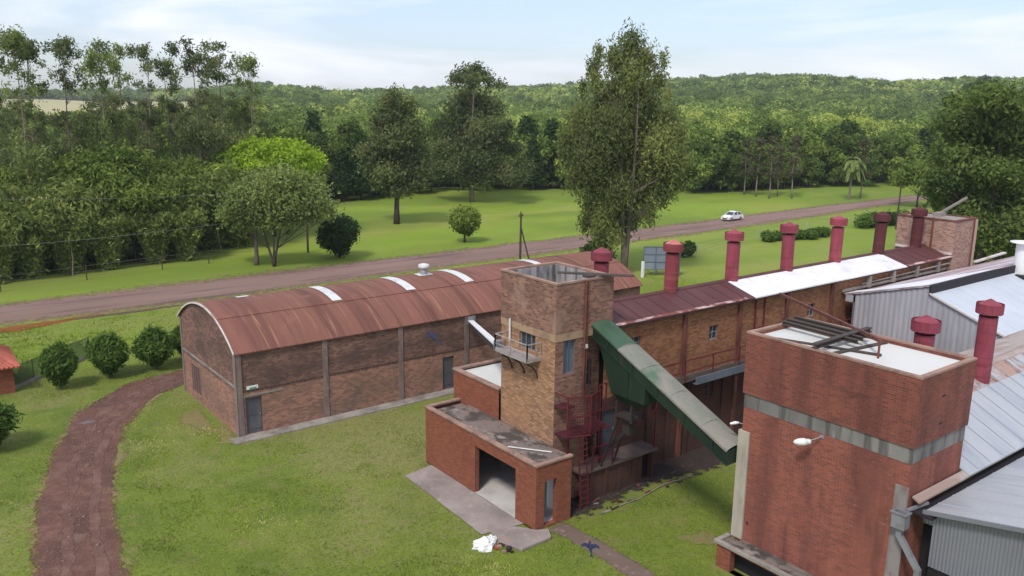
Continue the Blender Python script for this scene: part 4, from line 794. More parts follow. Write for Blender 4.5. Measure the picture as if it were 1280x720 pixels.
# ---------------------------------------------------------------- green conveyor
cv = thing('grain_conveyor', 'sloping green enclosed conveyor joining the two brick towers', 'conveyor', (25.5, 26.6, 8))
cx0, cx1 = 25.0, 26.12; ya, za, yb, zb = 26.58, 8.12, 18.86, 4.83; m_ = (za-zb)/(ya-yb)
def cz(y): return zb+(y-yb)*m_
b = MB(); b.extr([(ya, za-.06), (ya, za-.62), (yb, zb-.62), (yb, zb-.06)], 'x', cx0+.05, cx1-.05)
for y_ in np.arange(19.6, 26.5, 1.5): b.bar((cx0+.03, y_, cz(y_)-.62), (cx0+.03, y_, cz(y_)-.08), .07, .04)
b.bar((cx0+.03, ya, za-.60), (cx0+.03, yb, zb-.60), .05, .07); b.build('casing', GREEN, cv)
def lid(mb, y0, y1, xa, xb, dz=0):
    xs = [xa+(xb-xa)*i/8 for i in range(9)]; n = 12
    for j in range(n):
        p, q = y0+(y1-y0)*j/n, y0+(y1-y0)*(j+1)/n
        for i in range(8):
            f = lambda i_: .10*(1-((i_-4)/4)**2)+dz
            mb.face([(xs[i], p, cz(p)+f(i)), (xs[i], q, cz(q)+f(i)), (xs[i+1], q, cz(q)+f(i+1)), (xs[i+1], p, cz(p)+f(i+1))][::-1])
    mb.bar((xa, y0, cz(y0)-.03), (xa, y1, cz(y1)-.03), .03, .08); mb.bar((xb, y0, cz(y0)-.03), (xb, y1, cz(y1)-.03), .03, .08)
b = MB(); lid(b, yb, 24.9, cx0-.03, cx1+.03); b.build('lid', GREENTOP, cv)
b = MB(); lid(b, 24.9, ya, cx0-.03, cx1+.03, .004); b.build('upper_lid', GREENHI, cv)
b = MB()
for y_ in (20.2, 21.9, 23.5, 24.9): b.cut(); b.extr([(cx0-.02, cz(y_)+.01), (25.3, cz(y_)+.09), (25.56, cz(y_)+.125), (25.85, cz(y_)+.09), (cx1+.02, cz(y_)+.01), (cx1+.02, cz(y_)-.03), (cx0-.02, cz(y_)-.03)], 'y', y_-.03, y_+.03)
b.build('lid_joint', GREENTOP, cv)
b = MB()
def ring(y0, y1, z, x0=25.06, x1=26.06): return [(x0, y0, z), (x1, y0, z), (x1, y1, z), (x0, y1, z)]
rings = [[(25.06, 23.3, cz(23.3)-.55), (26.06, 23.3, cz(23.3)-.55), (26.06, 26.2, cz(26.2)-.55), (25.06, 26.2, cz(26.2)-.55)], ring(23.3, 25.3, 5.3), ring(23.9, 25.0, 4.9, 25.3, 25.9)]
for a_, c__ in zip(rings[:-1], rings[1:]):
    for i in range(4): j = (i+1) % 4; b.face([a_[i], a_[j], c__[j], c__[i]][::-1])
b.face(rings[-1]); b.bar((25.05, 24.3, 5.3), (25.05, 24.3, cz(24.3)-.6), .04); b.build('hopper', GREEN, cv)
b = MB()
for (x_, y_) in ((25.15, 24.1), (25.95, 24.1), (25.15, 25.0), (25.95, 25.0)): b.bar((x_, y_, 5.0), (x_, y_+.0, 4.2), .09)
b.box(25.1, 24.1, 4.3, 26.0, 25.0, 4.42); b.box(25.35, 24.4, 3.5, 25.75, 24.8, 4.3); b.bar((25.2, 24.9, 4.3), (25.2, 25.9, 1.56), .07); b.bar((25.95, 24.9, 4.3), (25.95, 25.9, 1.56), .07); b.bar((25.55, 24.7, 3.55), (25.6, 25.95, 2.4), .16, .16); b.build('outlet_gear', BLACKST, cv)

# ---------------------------------------------------------------- red steel stair and cages
st = thing('red_steel_stair', 'dark red steel landing, cage and ladder on the shaded side of the tall tower', 'stair', (23.5, 26, 0))
b = MB()
cage = [(22.95, 26.5), (22.95, 25.75), (23.95, 25.35), (24.75, 25.65)]
for x_, y_ in cage[1:]: b.bar((x_, y_, 3.5), (x_, y_, 5.4), .055)
for z_ in (3.55, 5.35, 4.45):
    for p, q in zip(cage[1:-1], cage[2:]): b.bar((*p, z_), (*q, z_), .05)
b.bar((22.95, 26.6, 5.35), (22.95, 25.75, 5.35), .05); b.build('cage_frame', STEELRED, st)
b = MB()
for p, q in zip(cage[1:-1], cage[2:]):
    P0, Q0 = Vector((*p, 0)), Vector((*q, 0)); n = int((Q0-P0).length/.075)
    for i in range(1, n): m0 = P0.lerp(Q0, i/n); b.bar(m0+Vector((0, 0, 3.57)), m0+Vector((0, 0, 5.33)), .014)
    for z_ in np.arange(3.7, 5.3, .12): b.bar(P0+Vector((0, 0, z_)), Q0+Vector((0, 0, z_)), .012)
b.build('cage_mesh', STEELREDF, st)
b = MB(); b.box(23.0, 25.75, 3.42, 25.6, 26.6, 3.48); b.box(22.9, 26.0, 4.7, 23.6, 26.6, 4.76); b.build('landing', STEELREDF, st)
b = MB()
for x_ in (23.65, 24.1): b.bar((x_, 25.5, 0), (x_-.15, 25.6, 3.4), .05)
for i in range(11): b.bar((23.65-.014*i, 25.5, .25+.29*i), (24.1-.014*i, 25.5, .25+.29*i), .035)
b.build('ladder', STEELRED, st)
b = MB()
for x_ in (24.6, 25.85): b.bar((x_, 25.85, 1.54), (x_, 25.85, 2.6), .05)
for z_ in (2.05, 2.6): b.bar((24.6, 25.85, z_), (25.85, 25.85, z_), .045)
for x_ in (24.95, 25.35): b.bar((x_, 25.9, 4.3), (x_, 25.9, 5.5), .05)
b.bar((24.95, 25.9, 5.5), (25.35, 25.9, 5.5), .05); b.bar((24.95, 25.9, 4.35), (25.35, 25.9, 4.35), .05)
b.bar((25.9, 25.9, 2.5), (28.8, 26.0, 3.5), .05); b.bar((28.8, 26.0, 1.5), (28.8, 26.0, 3.9), .06); b.build('guard_rail', STEELRED, st)
b = MB(); b.box(23.4, 26.2, 0, 23.5, 26.3, 3.4); b.cut(); b.box(25.4, 26.2, 1.55, 25.5, 26.3, 3.4); b.build('post', STEELRED, st)

# ---------------------------------------------------------------- loose things on the ground
bag = thing('white_sack', 'crumpled white sack lying on the grass by the apron corner', 'sack', (18.4, 25.4, 0))
rng = np.random.default_rng(3); b = MB(); nn, mm = 20, 11
for i in range(mm):
    for j in range(nn):
        ph, th = math.pi*i/(mm-1)/2, 2*math.pi*j/nn; rr = 1+.22*math.sin(3*th+1)+.13*math.sin(7*th+i*.7)+.07*rng.normal()
        b.v.append((18.4+.52*rr*math.sin(ph)*math.cos(th)+.12*math.cos(ph), 25.45+.36*rr*math.sin(ph)*math.sin(th), .01+.36*math.cos(ph)**.8*(1+.12*rng.normal())))
for i in range(mm-1):
    for j in range(nn): q = (j+1) % nn; b.f.append((i*nn+j, (i+1)*nn+j, (i+1)*nn+q, i*nn+q)); b.m.append(0)
b.build('sack_body', WHITE, bag, False)
b = MB(); b.tube([(18.62, 25.1, .08), (18.7, 24.98, .05), (18.66, 24.9, .06)], [.1, .07, .02], 7); b.build('red_scrap', M('red_scrap', (.30, .06, .05), .8), bag)
b = MB(); b.prism([(18.95, 25.3), (19.35, 24.25), (20.95, 24.3), (21.3, 24.9), (20.8, 25.15), (20.3, 25.9), (19.2, 26.2)], 0, .14); tag(b.build('broken_slab', APRON, bevel=.03), 'broken rough concrete slab in front of the annex corner', 'slab')
rk = thing('rubble_pile', 'small heap of broken brick beside the white sack', 'rubble', (19.0, 24.9, 0)); rr = random.Random(8)
for i in range(16):
    b = MB(); x_, y_ = 19.05+rr.uniform(-.25, .45), 24.9+rr.uniform(-.6, .4); s_ = rr.uniform(.05, .13); a = rr.uniform(0, 3)
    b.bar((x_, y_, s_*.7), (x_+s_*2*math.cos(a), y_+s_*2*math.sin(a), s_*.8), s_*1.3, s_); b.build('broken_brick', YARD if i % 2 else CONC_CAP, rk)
rr = random.Random(11)
db = thing('scrap_heap', 'scattered dark scrap and sticks on the earth by the shaded wall', 'scrap', (27, 25.2, 0))
for i in range(34):
    x_, y_ = rr.uniform(24.2, 31.5), rr.uniform(24.6, 26.0); a = rr.uniform(0, 3.14); l = rr.uniform(.15, .9); b = MB()
    if y_ > 25.85: y_ -= .3
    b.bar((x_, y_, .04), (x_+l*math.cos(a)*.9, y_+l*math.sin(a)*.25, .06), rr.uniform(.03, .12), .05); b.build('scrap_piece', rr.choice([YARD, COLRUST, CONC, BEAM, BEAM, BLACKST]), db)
b = MB(); b.tube([(24.9, 24.75, .05), (26.6, 24.7, .06), (28.4, 25.0, .08), (30.4, 24.9, .06)], .025, 6); tag(b.build('thin_pole', BARKP), 'long thin pale stick lying along the edge of the grass by the dark wall', 'stick')

# birds
def bird(u, v, D, s, head, label, roll):
    p = AT(u, v, D); t = thing('bird', label, 'bird', p); b = MB()
    prof = [(-.55, .01), (-.42, .05), (-.2, .095), (.05, .11), (.25, .085), (.36, .07), (.45, .065), (.52, .03), (.60, .005)]
    b.tube([(0, y*s, 0) for y, r in prof], [r*s for y, r in prof], 10)
    for sg in (-1, 1):                                       # wings with thickness, swept back
        W = [(.05, .26, 0), (.32, .27, .06), (.50, .14, .05), (.56, -.04, .02), (.33, -.02, .04), (.06, -.16, 0)]
        i = len(b.v); b.v += [(sg*x*s, y*s, z*s+.006*s) for x, y, z in W]+[(sg*x*s, y*s, z*s-.012*s) for x, y, z in W]
        f_ = [tuple(i+k for k in range(6)), tuple(i+6+k for k in range(6))[::-1]]+[(i+k, i+6+k, i+6+(k+1) % 6, i+(k+1) % 6) for k in range(6)]
        b.f += f_; b.m += [0]*len(f_)
    i = len(b.v); T = [(-.03, -.5, 0), (.03, -.5, 0), (.11, -.85, .0), (0, -.75, 0), (-.11, -.85, 0)]
    b.v += [(x*s, y*s, z*s+.005) for x, y, z in T]+[(x*s, y*s, z*s-.005) for x, y, z in T]
    f_ = [tuple(i+k for k in range(5)), tuple(i+5+k for k in range(5))[::-1]]+[(i+k, i+5+k, i+5+(k+1) % 5, i+(k+1) % 5) for k in range(5)]; b.f += f_; b.m += [0]*len(f_)
    o = b.build('bird_body', M('bird_feathers', (.018, .020, .052), .6), None); o.parent = t
    k = MB(); k.tube([(0, .58*s, 0), (0, .68*s, -.01*s)], [.02*s, .003*s], 6); o = k.build('beak', BLACKST); o.parent = t
    t.rotation_euler = (R(roll), R(8), R(head))
bird(738, 684, 15, .33, -36, 'small dark blue bird in flight above the brick footpath', 12)
bird(541, 421, 15, .30, 20, 'small dark blue bird in flight before the warehouse wall', 30)

# ---------------------------------------------------------------- hut, fence at left edge
ht = thing('tiled_hut', 'corner of a red clay tile roof at the left edge of the picture', 'hut', (3, 58, 0))
b = MB(); zt = 2.0
def T(x, y, z): return (x, y, z)
ex, ey, wz = 5.95, 57.2, 1.75
b.face([(ex, ey, 0), (ex, ey+4.4, 0), (ex, ey+4.4, wz), (ex, ey, wz)]); b.face([(ex-6, ey, 0), (ex, ey, 0), (ex, ey, wz), (ex-6, ey, wz)]); b.build('wall', BR_RED, ht)
b = MB(); e0 = (ex+.35, ey-.35, wz-.1); e1 = (ex+.35, ey+4.7, wz-.1); e2 = (ex-6, ey-.35, wz-.1); r0 = (ex-1.6, ey+2.2, wz+1.15); r1 = (ex-6, ey+2.2, wz+1.15); e3 = (ex-6, ey+4.7, wz-.1)
def tiles(a, b_, c, d, n):
    for i in range(n):
        t0 = i/n
        p = Vector(a).lerp(Vector(b_), t0+.5/n); q = Vector(d).lerp(Vector(c), t0+.5/n)
        m.tube([p+Vector((0, 0, .03)), q+Vector((0, 0, .03))], .085, 6)
m = b; b.face([e0, e1, r0]); b.face([e2, e0, r0, r1]); b.face([e1, e3, r1, r0]); tiles(e0, e1, r0, r0, 22); tiles(e2, e0, r0, r1, 26); b.tube([e0, r0], .11, 8); b.tube([r0, r1], .11, 8); b.build('tile_roof', TILE, ht)
cf = thing('chain_link_fence', 'low green chain-link fence behind the kerb left of the dark shrubs', 'fence', (6, 58, 0))
b = MB(); b2 = MB(); dv = K2-K1; n = 70
for i in range(n): 
    p = K1+dv*(i/n)
    for sg in (8, -8):
        q = K1+dv*min(max((i+sg)/n, 0), 1); b.bar(p+Vector((0, 0, .15)), q+Vector((0, 0, 1.35)), .018)
for i in range(5): p = K1+dv*(i/4); b2.cut(); b2.bar(p, p+Vector((0, 0, 1.45)), .05)
b.bar(K1+Vector((0, 0, 1.38)), K2+Vector((0, 0, 1.38)), .03); b.build('mesh', GREENW, cf); b2.build('post', GREENW, cf)

# ---------------------------------------------------------------- roadside things
def car(x, y, rz):
    t = thing('parked_car' if 0 else 'white_car', 'small white hatchback driving along the red road', 'car', (x, y, .015))
    L_, W_ = 2.0, .84
    body = MB()
    prof = [(-2.0, .45, .80), (-1.95, .62, .82), (-1.75, .78, .83), (-1.05, .92, .84), (-.35, 1.40, .70), (.2, 1.50, .66), (.9, 1.46, .66), (1.55, 1.25, .68), (1.9, .95, .80), (2.0, .7, .82), (2.0, .38, .82)]
    # lower hull with wheel arches
    hull = [(-2.0, .28), (-1.72, .24)]
    def archs(cx): return [(cx+.36*math.cos(a), .30+.36*math.sin(a)) for a in np.linspace(math.pi, 0, 9)]
    hull += archs(-1.28)+archs(1.22)+[(1.72, .24), (2.0, .32), (2.03, .62), (1.95, .92), (1.0, .97), (-.9, .95), (-1.6, .80), (-1.98, .62)]
    n = len(hull)
    for sy in (-1, 1): body.v += [(px, sy*(W_ if .3 < pz < .75 else W_-.04), pz) for px, pz in hull]
    body.f.append(tuple(range(n))); body.f.append(tuple(range(n, 2*n))[::-1]); body.m += [0, 0]
    for i in range(n): j = (i+1) % n; body.f.append((j, i, n+i, n+j)); body.m.append(0)
    # cabin pillars and roof
    cab = [(-.95, .95, .78), (-.25, 1.42, .62), (.3, 1.50, .60), (1.1, 1.45, .60), (1.75, .98, .76)]
    for i in range(1, 3):
        a_, b_ = cab[i], cab[i+1]; body.face([(a_[0], -a_[2], a_[1]), (b_[0], -b_[2], b_[1]), (b_[0], b_[2], b_[1]), (a_[0], a_[2], a_[1])])
    for sy in (-1, 1):
        for i in (0, 1, 2, 3): a_, b_ = cab[i], cab[i+1]; body.bar((a_[0], sy*a_[2], a_[1]), (b_[0], sy*b_[2], b_[1]), .07)
        body.bar((.45, sy*.62, 1.48), (.45, sy*.78, .95), .07)
        body.bar((-.62, sy*.80, .98), (-.62, sy*.97, 1.04), .1, .12)
    def put(mb, name, mat, par=t, **k): o = mb.build(name, mat, None, **k); o.parent = par; return o
    bo = put(body, 'body', WHITE)
    g = MB(); g.face([(-.93, -.74, .96), (-.27, -.59, 1.40), (-.27, .59, 1.40), (-.93, .74, .96)]); put(g, 'windscreen', GLASSM)
    g = MB(); g.face([(1.72, -.72, .98), (1.72, .72, .98), (1.12, .57, 1.43), (1.12, -.57, 1.43)]); put(g, 'rear_window', GLASSM)
    for sy in (-1, 1): g = MB(); g.face([(-.88, sy*.76, .96), (1.66, sy*.745, .98), (1.08, sy*.59, 1.42), (.3, sy*.59, 1.46), (-.24, sy*.60, 1.38)][::sy]); put(g, 'side_window', GLASSM)
    for cx in (-1.28, 1.22):
        for sy in (-1, 1):
            q = MB(); q.tube([(cx, sy*.62, .30), (cx, sy*.83, .30)], .30, 18); wo = put(q, 'wheel', M('tyre', (.02, .02, .02), .8)); wo['label'] = 'black tyre with grey rim'
            q = MB(); q.tube([(cx, sy*.80, .30), (cx, sy*.84, .30)], .18, 12); ro = put(q, 'rim', GREY, wo)
    for sy in (-1, 1):
        q = MB(); q.box(-2.01, sy*.50-.13, .60, -1.88, sy*.50+.13, .72); put(q, 'headlight', M('lamp_glass', (.5, .5, .5), .1))
        q = MB(); q.box(1.92, sy*.66-.09, .72, 2.03, sy*.66+.09, .95); put(q, 'tail_light', M('red_lamp', (.35, .02, .02), .2))
    q = MB(); q.box(-2.03, -.45, .36, -1.98, .45, .52); put(q, 'grille', BLACKST)
    t.rotation_euler = (0, 0, rz)
car(107.0, 83.0, R(2)); bpy.data.objects['white_car'].scale = (.92,)*3

def pole(u, v, h, label, brace=False, D=None):
    x, y = G(u, v); t = thing('utility_pole', label, 'pole', (x, y, 0)); b = MB(); b.tube([(x, y, -.2), (x+.05, y, h)], [.14, .10], 8); b.build('pole', POLE, t)
    b = MB(); b.bar((x-.35, y-.1, h-.35), (x+.45, y+.1, h-.35), .09); b.tube([(x-.3, y-.1, h-.3), (x-.3, y-.1, h-.1)], .04, 6); b.tube([(x+.4, y+.1, h-.3), (x+.4, y+.1, h-.1)], .04, 6); b.tube([(x, y, h), (x, y, h+.2)], .04, 6); b.build('crossarm', POLE, t)
    if brace: b = MB(); bx, by = G(*brace); b.tube([(bx, by, -.1), (x+.05, y, h*.72)], .08, 6); b.build('brace', POLE, t)
    return (x, y, h)
p1 = pole(650, 328, 5.6, 'dark utility pole with slanting brace by the roadside behind the rusty roof', (662, 327))
p2 = pole(385, 316, 8.2, 'thin dark pole on the grass between the olive tree and the dark round bush')
p3 = pole(1120, 287, 6.6, 'dark utility pole on the near roadside by the right hand hedge')
for hh, lb_, (e_) in ((5.0, 'lower sagging wire along the left roadside', (-6, 84, 5.4)), (7.6, 'upper sagging wire before the bamboo', (-6, 96, 9.2))):
    b = MB(); A = Vector(e_); B = Vector((p2[0], p2[1], hh)); pts = [A.lerp(B, t)-Vector((0, 0, 2.2*4*t*(1-t)*.4)) for t in np.linspace(0, 1, 16)]; b.tube(pts, .018, 4); tag(b.build('overhead_wire', WIRE), lb_, 'wire')
def fence(name, pts, hp, sp, label, nw=3, pm=POSTC):
    t = thing(name, label, 'fence', (*pts[0], 0)); b = MB()
    for a_, c__ in zip(pts[:-1], pts[1:]):
        A, B = Vector((*a_, 0)), Vector((*c__, 0)); n = max(1, round((B-A).length/sp))
        for i in range(n): 
            p = A.lerp(B, i/n); q = MB(); q.bar(p-Vector((0, 0, .1)), p+Vector((0, 0, hp)), .09); q.build('post', pm, t)
        for k in range(nw): z_ = hp*(.25+.7*k/max(1, nw-1)); b.bar(A+Vector((0, 0, z_)), B+Vector((0, 0, z_)), .02)
    b.build('wires', WIRE, t)
fence('wire_fence', [(66, 60.5), (77, 64.5), (94, 68.5), (105, 68.5), (118, 68.4), (140, 68.2)], 1.7, 7.5, 'wire fence with pale posts across the grass behind the long roof', 4)
fence('wire_fence', [(2, 87.6), (9, 88.6), (24, 91.2), (34, 92.2)], 1.5, 6.5, 'faint wire fence in front of the bamboo on the left', 3, POLE)
bb = thing('panel_board', 'blue-grey framed panel board standing behind the big eucalyptus', 'board', (63.8, 59, 0))
b = MB(); A, B = Vector((64.0, 60.6, 0)), Vector((66.9, 58.2, 0)); dd = (B-A).normalized(); b.bar(A+Vector((0, 0, 1.9)), B+Vector((0, 0, 1.9)), .06, 2.4)
b.build('panel', PANEL, bb); b = MB()
for k in range(4): p = A.lerp(B, k/3)+Vector((-.04, -.05, 0)); b.bar(p, p+Vector((0, 0, 3.1)), .06)
for z_ in (.7, 1.5, 2.3, 3.1): b.bar(A+Vector((-.04, -.05, z_)), B+Vector((-.04, -.05, z_)), .05)
b.build('frame', GREYBLUE, bb)
b = MB(); x, y = G(803, 347); b.prism([(x-.13, y-.13), (x+.13, y-.13), (x+.13, y+.13), (x-.13, y+.13)], 0, 1.7); tag(b.build('white_post', WHITE, bevel=.03), 'short white post at the foot of the big eucalyptus', 'post')

# ---------------------------------------------------------------- trees
def tree_parts(seed, h, tr, clumps, n, leaf, asp=1., droop=0., stems=1, top=.85, bend=.03, limb=True, hang=0, inner=.35, spread=.0):
    """trunk MB and crown arrays around the origin"""
    rg = np.random.default_rng(seed); rr = random.Random(seed); tb_ = MB(); cl = []
    for s in range(stems):
        a = 2*math.pi*s/max(1, stems)+rr.random(); off = spread*(1 if stems > 1 else 0)
        pts = []; K = 7
        ph = rr.uniform(0, 6)
        for k in range(K+1):
            t = k/K; pts.append(Vector((math.cos(a)*off*t*h+bend*h*math.sin(2.2*t+ph)*t, math.sin(a)*off*t*h+bend*h*math.cos(2*t+ph)*t, t*top*h-.15*(k == 0))))
        rad = [tr*(1.25 if k == 0 else 1)*(1-.82*k/K)/(stems**.4) for k in range(K+1)]
        tb_.tube(pts, rad, 8)
        cl.append((pts, rad))
    if limb:
        for c in clumps:
            c = Vector(c[:3]); best = min(range(stems), key=lambda s: min((q-c).length for q in cl[s][0])); pts, rad = cl[best]
            zt_ = c.z-max(.06*h, (Vector((c.x, c.y, 0))-Vector((pts[4].x, pts[4].y, 0))).length*.9)
            k = max(2, min(range(len(pts)), key=lambda k: abs(pts[k].z-zt_))); p = pts[k]; mid = p.lerp(c, .5)+Vector((rr.uniform(-.02, .02)*h, rr.uniform(-.02, .02)*h, -.01*h))
            r0 = max(.03, rad[k]*.5); tb_.tube([p, mid, c], [r0, r0*.65, r0*.25], 5, False)
    return tb_, crown_np(rg, clumps, n, leaf, asp, droop, inner, hang)
def plant_tree(name, label, cat, x, y, parts, leafm, bark, group=None, z=None, rz=0, sc=1):
    z = float(terr(x, y)) if z is None else z
    t = thing(name, label, cat, (x, y, z), group, rz); t.scale = (sc,)*3
    tb_, (V, Q, var) = parts; o = tb_.build('trunk', bark, None, True); o.parent = t
    npmesh('crown', V, Q, leafm, t, var); return t
def copy_tree(t, x, y, rz, sc, label=None, name=None):
    c = dup(t); c.location = (x, y, float(terr(x, y))); c.rotation_euler = (0, 0, rz); c.scale = (sc, sc, sc*1.0)
    if label: c['label'] = label
    return c
def dome(rr, R_, zc, hz, k, rs, flat=.8, low=.2):
    out_ = [(0, 0, zc+.2*hz, R_*.6, R_*.6, hz*.6)]
    for i in range(k):
        a = i*2.4+rr.uniform(-.4, .4); e = rr.uniform(-low, 1); q = math.sqrt(max(0, 1-e*e*.9)); r_ = R_*rr.uniform(.55, .85)*q; s = rs*rr.uniform(.75, 1.25)
        out_.append((math.cos(a)*r_, math.sin(a)*r_, zc+e*hz*.8, s, s, s*flat))
    return out_
def eucl(rr, h, z0, w, k, s):
    o_ = []
    for i in range(k):
        t = (i+.5)/k; z_ = z0+(h*.97-z0)*t; a = i*2.4+rr.uniform(-.5, .5); r_ = w*(1-.55*t)*rr.uniform(.25, 1); q = s*rr.uniform(.65, 1.25)*(1.05-.3*t)
        o_.append((math.cos(a)*r_, math.sin(a)*r_, z_, q, q, q*rr.uniform(.6, 1.0)))
    o_.append((0, 0, h-.5*s, s*.8, s*.8, s*.7))
    return o_
rr = random.Random(21)
# --- the big old eucalyptus by the road
def U(u, v, base, D):          # crown clump from the photo, as an offset from the trunk base
    p = AT(u, v, D); return (p.x-base[0], p.y-base[1], p.z)
BE = (62.6, 62.0); BD = math.hypot(*BE)
cl = []
for (u, v, s, dd_) in ((788, 52, 2.1, 0), (770, 70, 2.0, -1), (806, 72, 2.1, 1), (788, 92, 2.5, -1), (748, 62, 1.0, 1), (742, 80, 1.3, 0), (745, 98, 1.3, -1), (830, 68, .9, 0), (824, 95, 1.4, 0),
                    (765, 108, 1.6, 1), (805, 112, 1.8, -1), (728, 104, .8, 0), (752, 125, 1.7, 1), (785, 132, 2.0, 0), (815, 135, 1.7, 0), (835, 150, 1.6, 1), (835, 115, .8, -2), (730, 150, 2.3, 0), (760, 160, 2.6, -2),
                    (795, 165, 2.6, 2), (828, 175, 2.2, -1), (850, 160, 1.0, 0), (716, 180, 1.9, 1), (742, 190, 2.4, -2), (775, 195, 2.6, 1), (808, 205, 2.4, 1), (838, 205, 1.9, 0), (852, 195, 1.2, -1), (722, 215, 1.7, 0), (748, 228, 2.1, 0), (772, 235, 2.0, -2), (800, 238, 1.7, 1), (828, 235, 1.3, 0), (738, 255, 1.4, 1), (756, 268, 1.6, -1), (845, 225, 1.0, 1), (775, 262, 1.4, 1), (750, 285, 1.3, 0), (768, 290, 1.2, -1), (790, 270, 1.2, 0), (732, 275, 1.0, 1), (812, 262, 1.1, 0), (758, 305, 1.0, 0)):
    x, y, z = U(u, v, BE, BD+dd_); cl.append((x, y, z, s*(.52 if v < 140 else .70), s*(.52 if v < 140 else .70), s*(.66 if v < 140 else .8)))
parts = tree_parts(2, 25, .52, cl, 62000, .125, 1.6, .5, stems=5, top=.80, bend=.02, hang=1.3, spread=.055, inner=.1)
plant_tree('eucalyptus_tree', 'huge shaggy many-stemmed eucalyptus beside the road behind the chimneys', 'tree', *BE, parts, LF_BIG, BARK)
cl = [(.3, 0, 1.7, 1.1, 1.1, 1.3), (1.0, -.8, 1.1, .9, .9, .9), (-.5, .6, 1.4, .8, .8, 1.0)]
x, y = G(742, 335)
plant_tree('leafy_bush', 'dark green broad-leaved bush left of the big eucalyptus trunk', 'bush', x, y, tree_parts(3, 3, .06, cl, 3500, .22, 1.1, .2, 3, spread=.1), LF_MID, BARKD, z=0)
# --- trees on the field
x, y = G(496, 283)
cl = []
for (u, v, s) in ((493, 120, 1.2), (484, 132, 1.5), (503, 135, 1.7), (497, 152, 2.0), (482, 158, 1.8), (512, 165, 2.0), (495, 175, 2.4), (476, 185, 2.2), (515, 190, 2.3), (497, 198, 2.6), (470, 208, 2.0), (524, 210, 1.9), (485, 218, 2.2), (508, 222, 2.2), (500, 236, 1.6), (476, 230, 1.5), (528, 228, 1.1)):
    p = U(u, v, (x, y), math.hypot(x, y)+rr.uniform(-2, 2)); s *= rr.uniform(.8, 1.05); cl.append((*p, s, s, s*.7)); cl.append((p[0]+rr.uniform(-2, 2), p[1]+rr.uniform(-2, 2), p[2]+rr.uniform(-1, 1), s*.6, s*.6, s*.45))
plant_tree('field_tree', 'broad olive-green tree with bare lower trunk on the field left of the tallest round-topped tree', 'tree', x, y, tree_parts(4, 19, .42, cl, 19000, .22, 1.2, .3, 1, .8, inner=.15, hang=.6), LF_EUC, BARKD, z=float(terr(x, y)))
x, y = G(590, 253)
cl = []
for (u, v, s) in ((582, 92, 1.7), (598, 92, 1.7), (570, 100, 1.2), (611, 100, 1.4), (590, 100, 1.7), (578, 122, 1.8), (600, 125, 2.2), (612, 135, 1.9), (570, 138, 1.8), (588, 145, 2.6), (560, 160, 2.0), (605, 160, 2.7), (630, 160, 1.9), (578, 175, 2.6), (556, 185, 2.3), (618, 185, 2.7), (640, 185, 1.9), (595, 195, 2.6), (565, 205, 2.5), (636, 210, 2.4), (610, 215, 2.4), (553, 218, 1.5), (585, 222, 2.0), (645, 222, 1.6)):
    p = U(u, v, (x, y), math.hypot(x, y)+rr.uniform(-3, 3)); s *= rr.uniform(.85, 1.15); cl.append((*p, s, s, s*.7)); cl.append((p[0]+rr.uniform(-2, 2), p[1]+rr.uniform(-2, 2), p[2]+rr.uniform(-1.2, 1), s*.7, s*.7, s*.5))
plant_tree('field_tree', 'tall grey-green eucalyptus with rounded flat top and pale branching trunk on the field', 'tree', x, y, tree_parts(5, 23, .55, cl, 26000, .24, 1.2, .3, 2, .85, spread=.05, inner=.15, hang=.6), LF_EUC, BARKP, z=float(terr(x, y)))
x, y = G(581, 303)
cl = [(0, 0, 3.0, 1.75, 1.75, 1.5), (0, 0, 2.0, 1.1, 1.1, .9), (.3, -.2, 1.4, .6, .6, .5)]
plant_tree('round_tree', 'small clipped ball-shaped tree by the far road edge', 'tree', x, y, tree_parts(6, 4, .16, cl, 5000, .2, .9, 0, 1, .8, inner=.75), LF_MID, BARKD)
x, y = G(424, 322)
cl = [(0, 0, 3.0, 2.0, 2.0, 1.7), (.6, -.8, 3.3, 1.3, 1.3, 1.2), (-.6, .6, 2.2, 1.4, 1.4, 1.2), (.2, 0, 1.3, 1.1, 1.1, 1.0)]
plant_tree('round_bush', 'dense dark inverted-pear shaped bush beside the road right of the olive tree', 'bush', x, y, tree_parts(7, 4.5, .16, cl, 6500, .19, 1, .1, 4, .8, spread=.06, inner=.7), LF_DARK, BARKD)
x, y = G(343, 333); D0 = math.hypot(x, y); cl = []
for (u, v, s) in ((350, 222, 1.8), (325, 228, 1.7), (375, 230, 1.8), (300, 240, 1.4), (345, 240, 2.2), (392, 242, 1.8), (405, 258, 1.4), (370, 250, 2.2), (320, 250, 2.0), (295, 258, 1.6), (285, 270, 1.3), (345, 262, 2.1), (388, 265, 1.7), (315, 270, 1.6), (412, 268, .9), (338, 278, 1.3), (366, 275, 1.3), (300, 282, 1.0), (362, 291, .5)):
    p = U(u, v, (x, y), D0+rr.uniform(-2.4, 2.4)); cl.append((*p, s*.95, s*.95, s*.68))
plant_tree('spreading_tree', 'spreading olive-green tree with forked dark stems on the road verge', 'tree', x, y, tree_parts(8, 9.5, .24, cl, 17000, .17, 1.1, .1, 3, .7, spread=.17, inner=.15), LF_OLIVE, BARKD)
x, y = G(321, 331); cl = [(0, 0, 7.2, 2.0, 2, 1.6), (-1.2, 1, 6.2, 1.5, 1.5, 1.2), (-2, 1.4, 5.2, 1.2, 1.2, 1), (.8, 0, 5.8, 1.2, 1.2, 1)]
plant_tree('spreading_tree', 'straight single trunk tree just left of the forked olive-green tree', 'tree', x, y, tree_parts(9, 8, .28, cl, 5000, .19, 1.1, .1, 1, .85), LF_OLIVE, BARK)
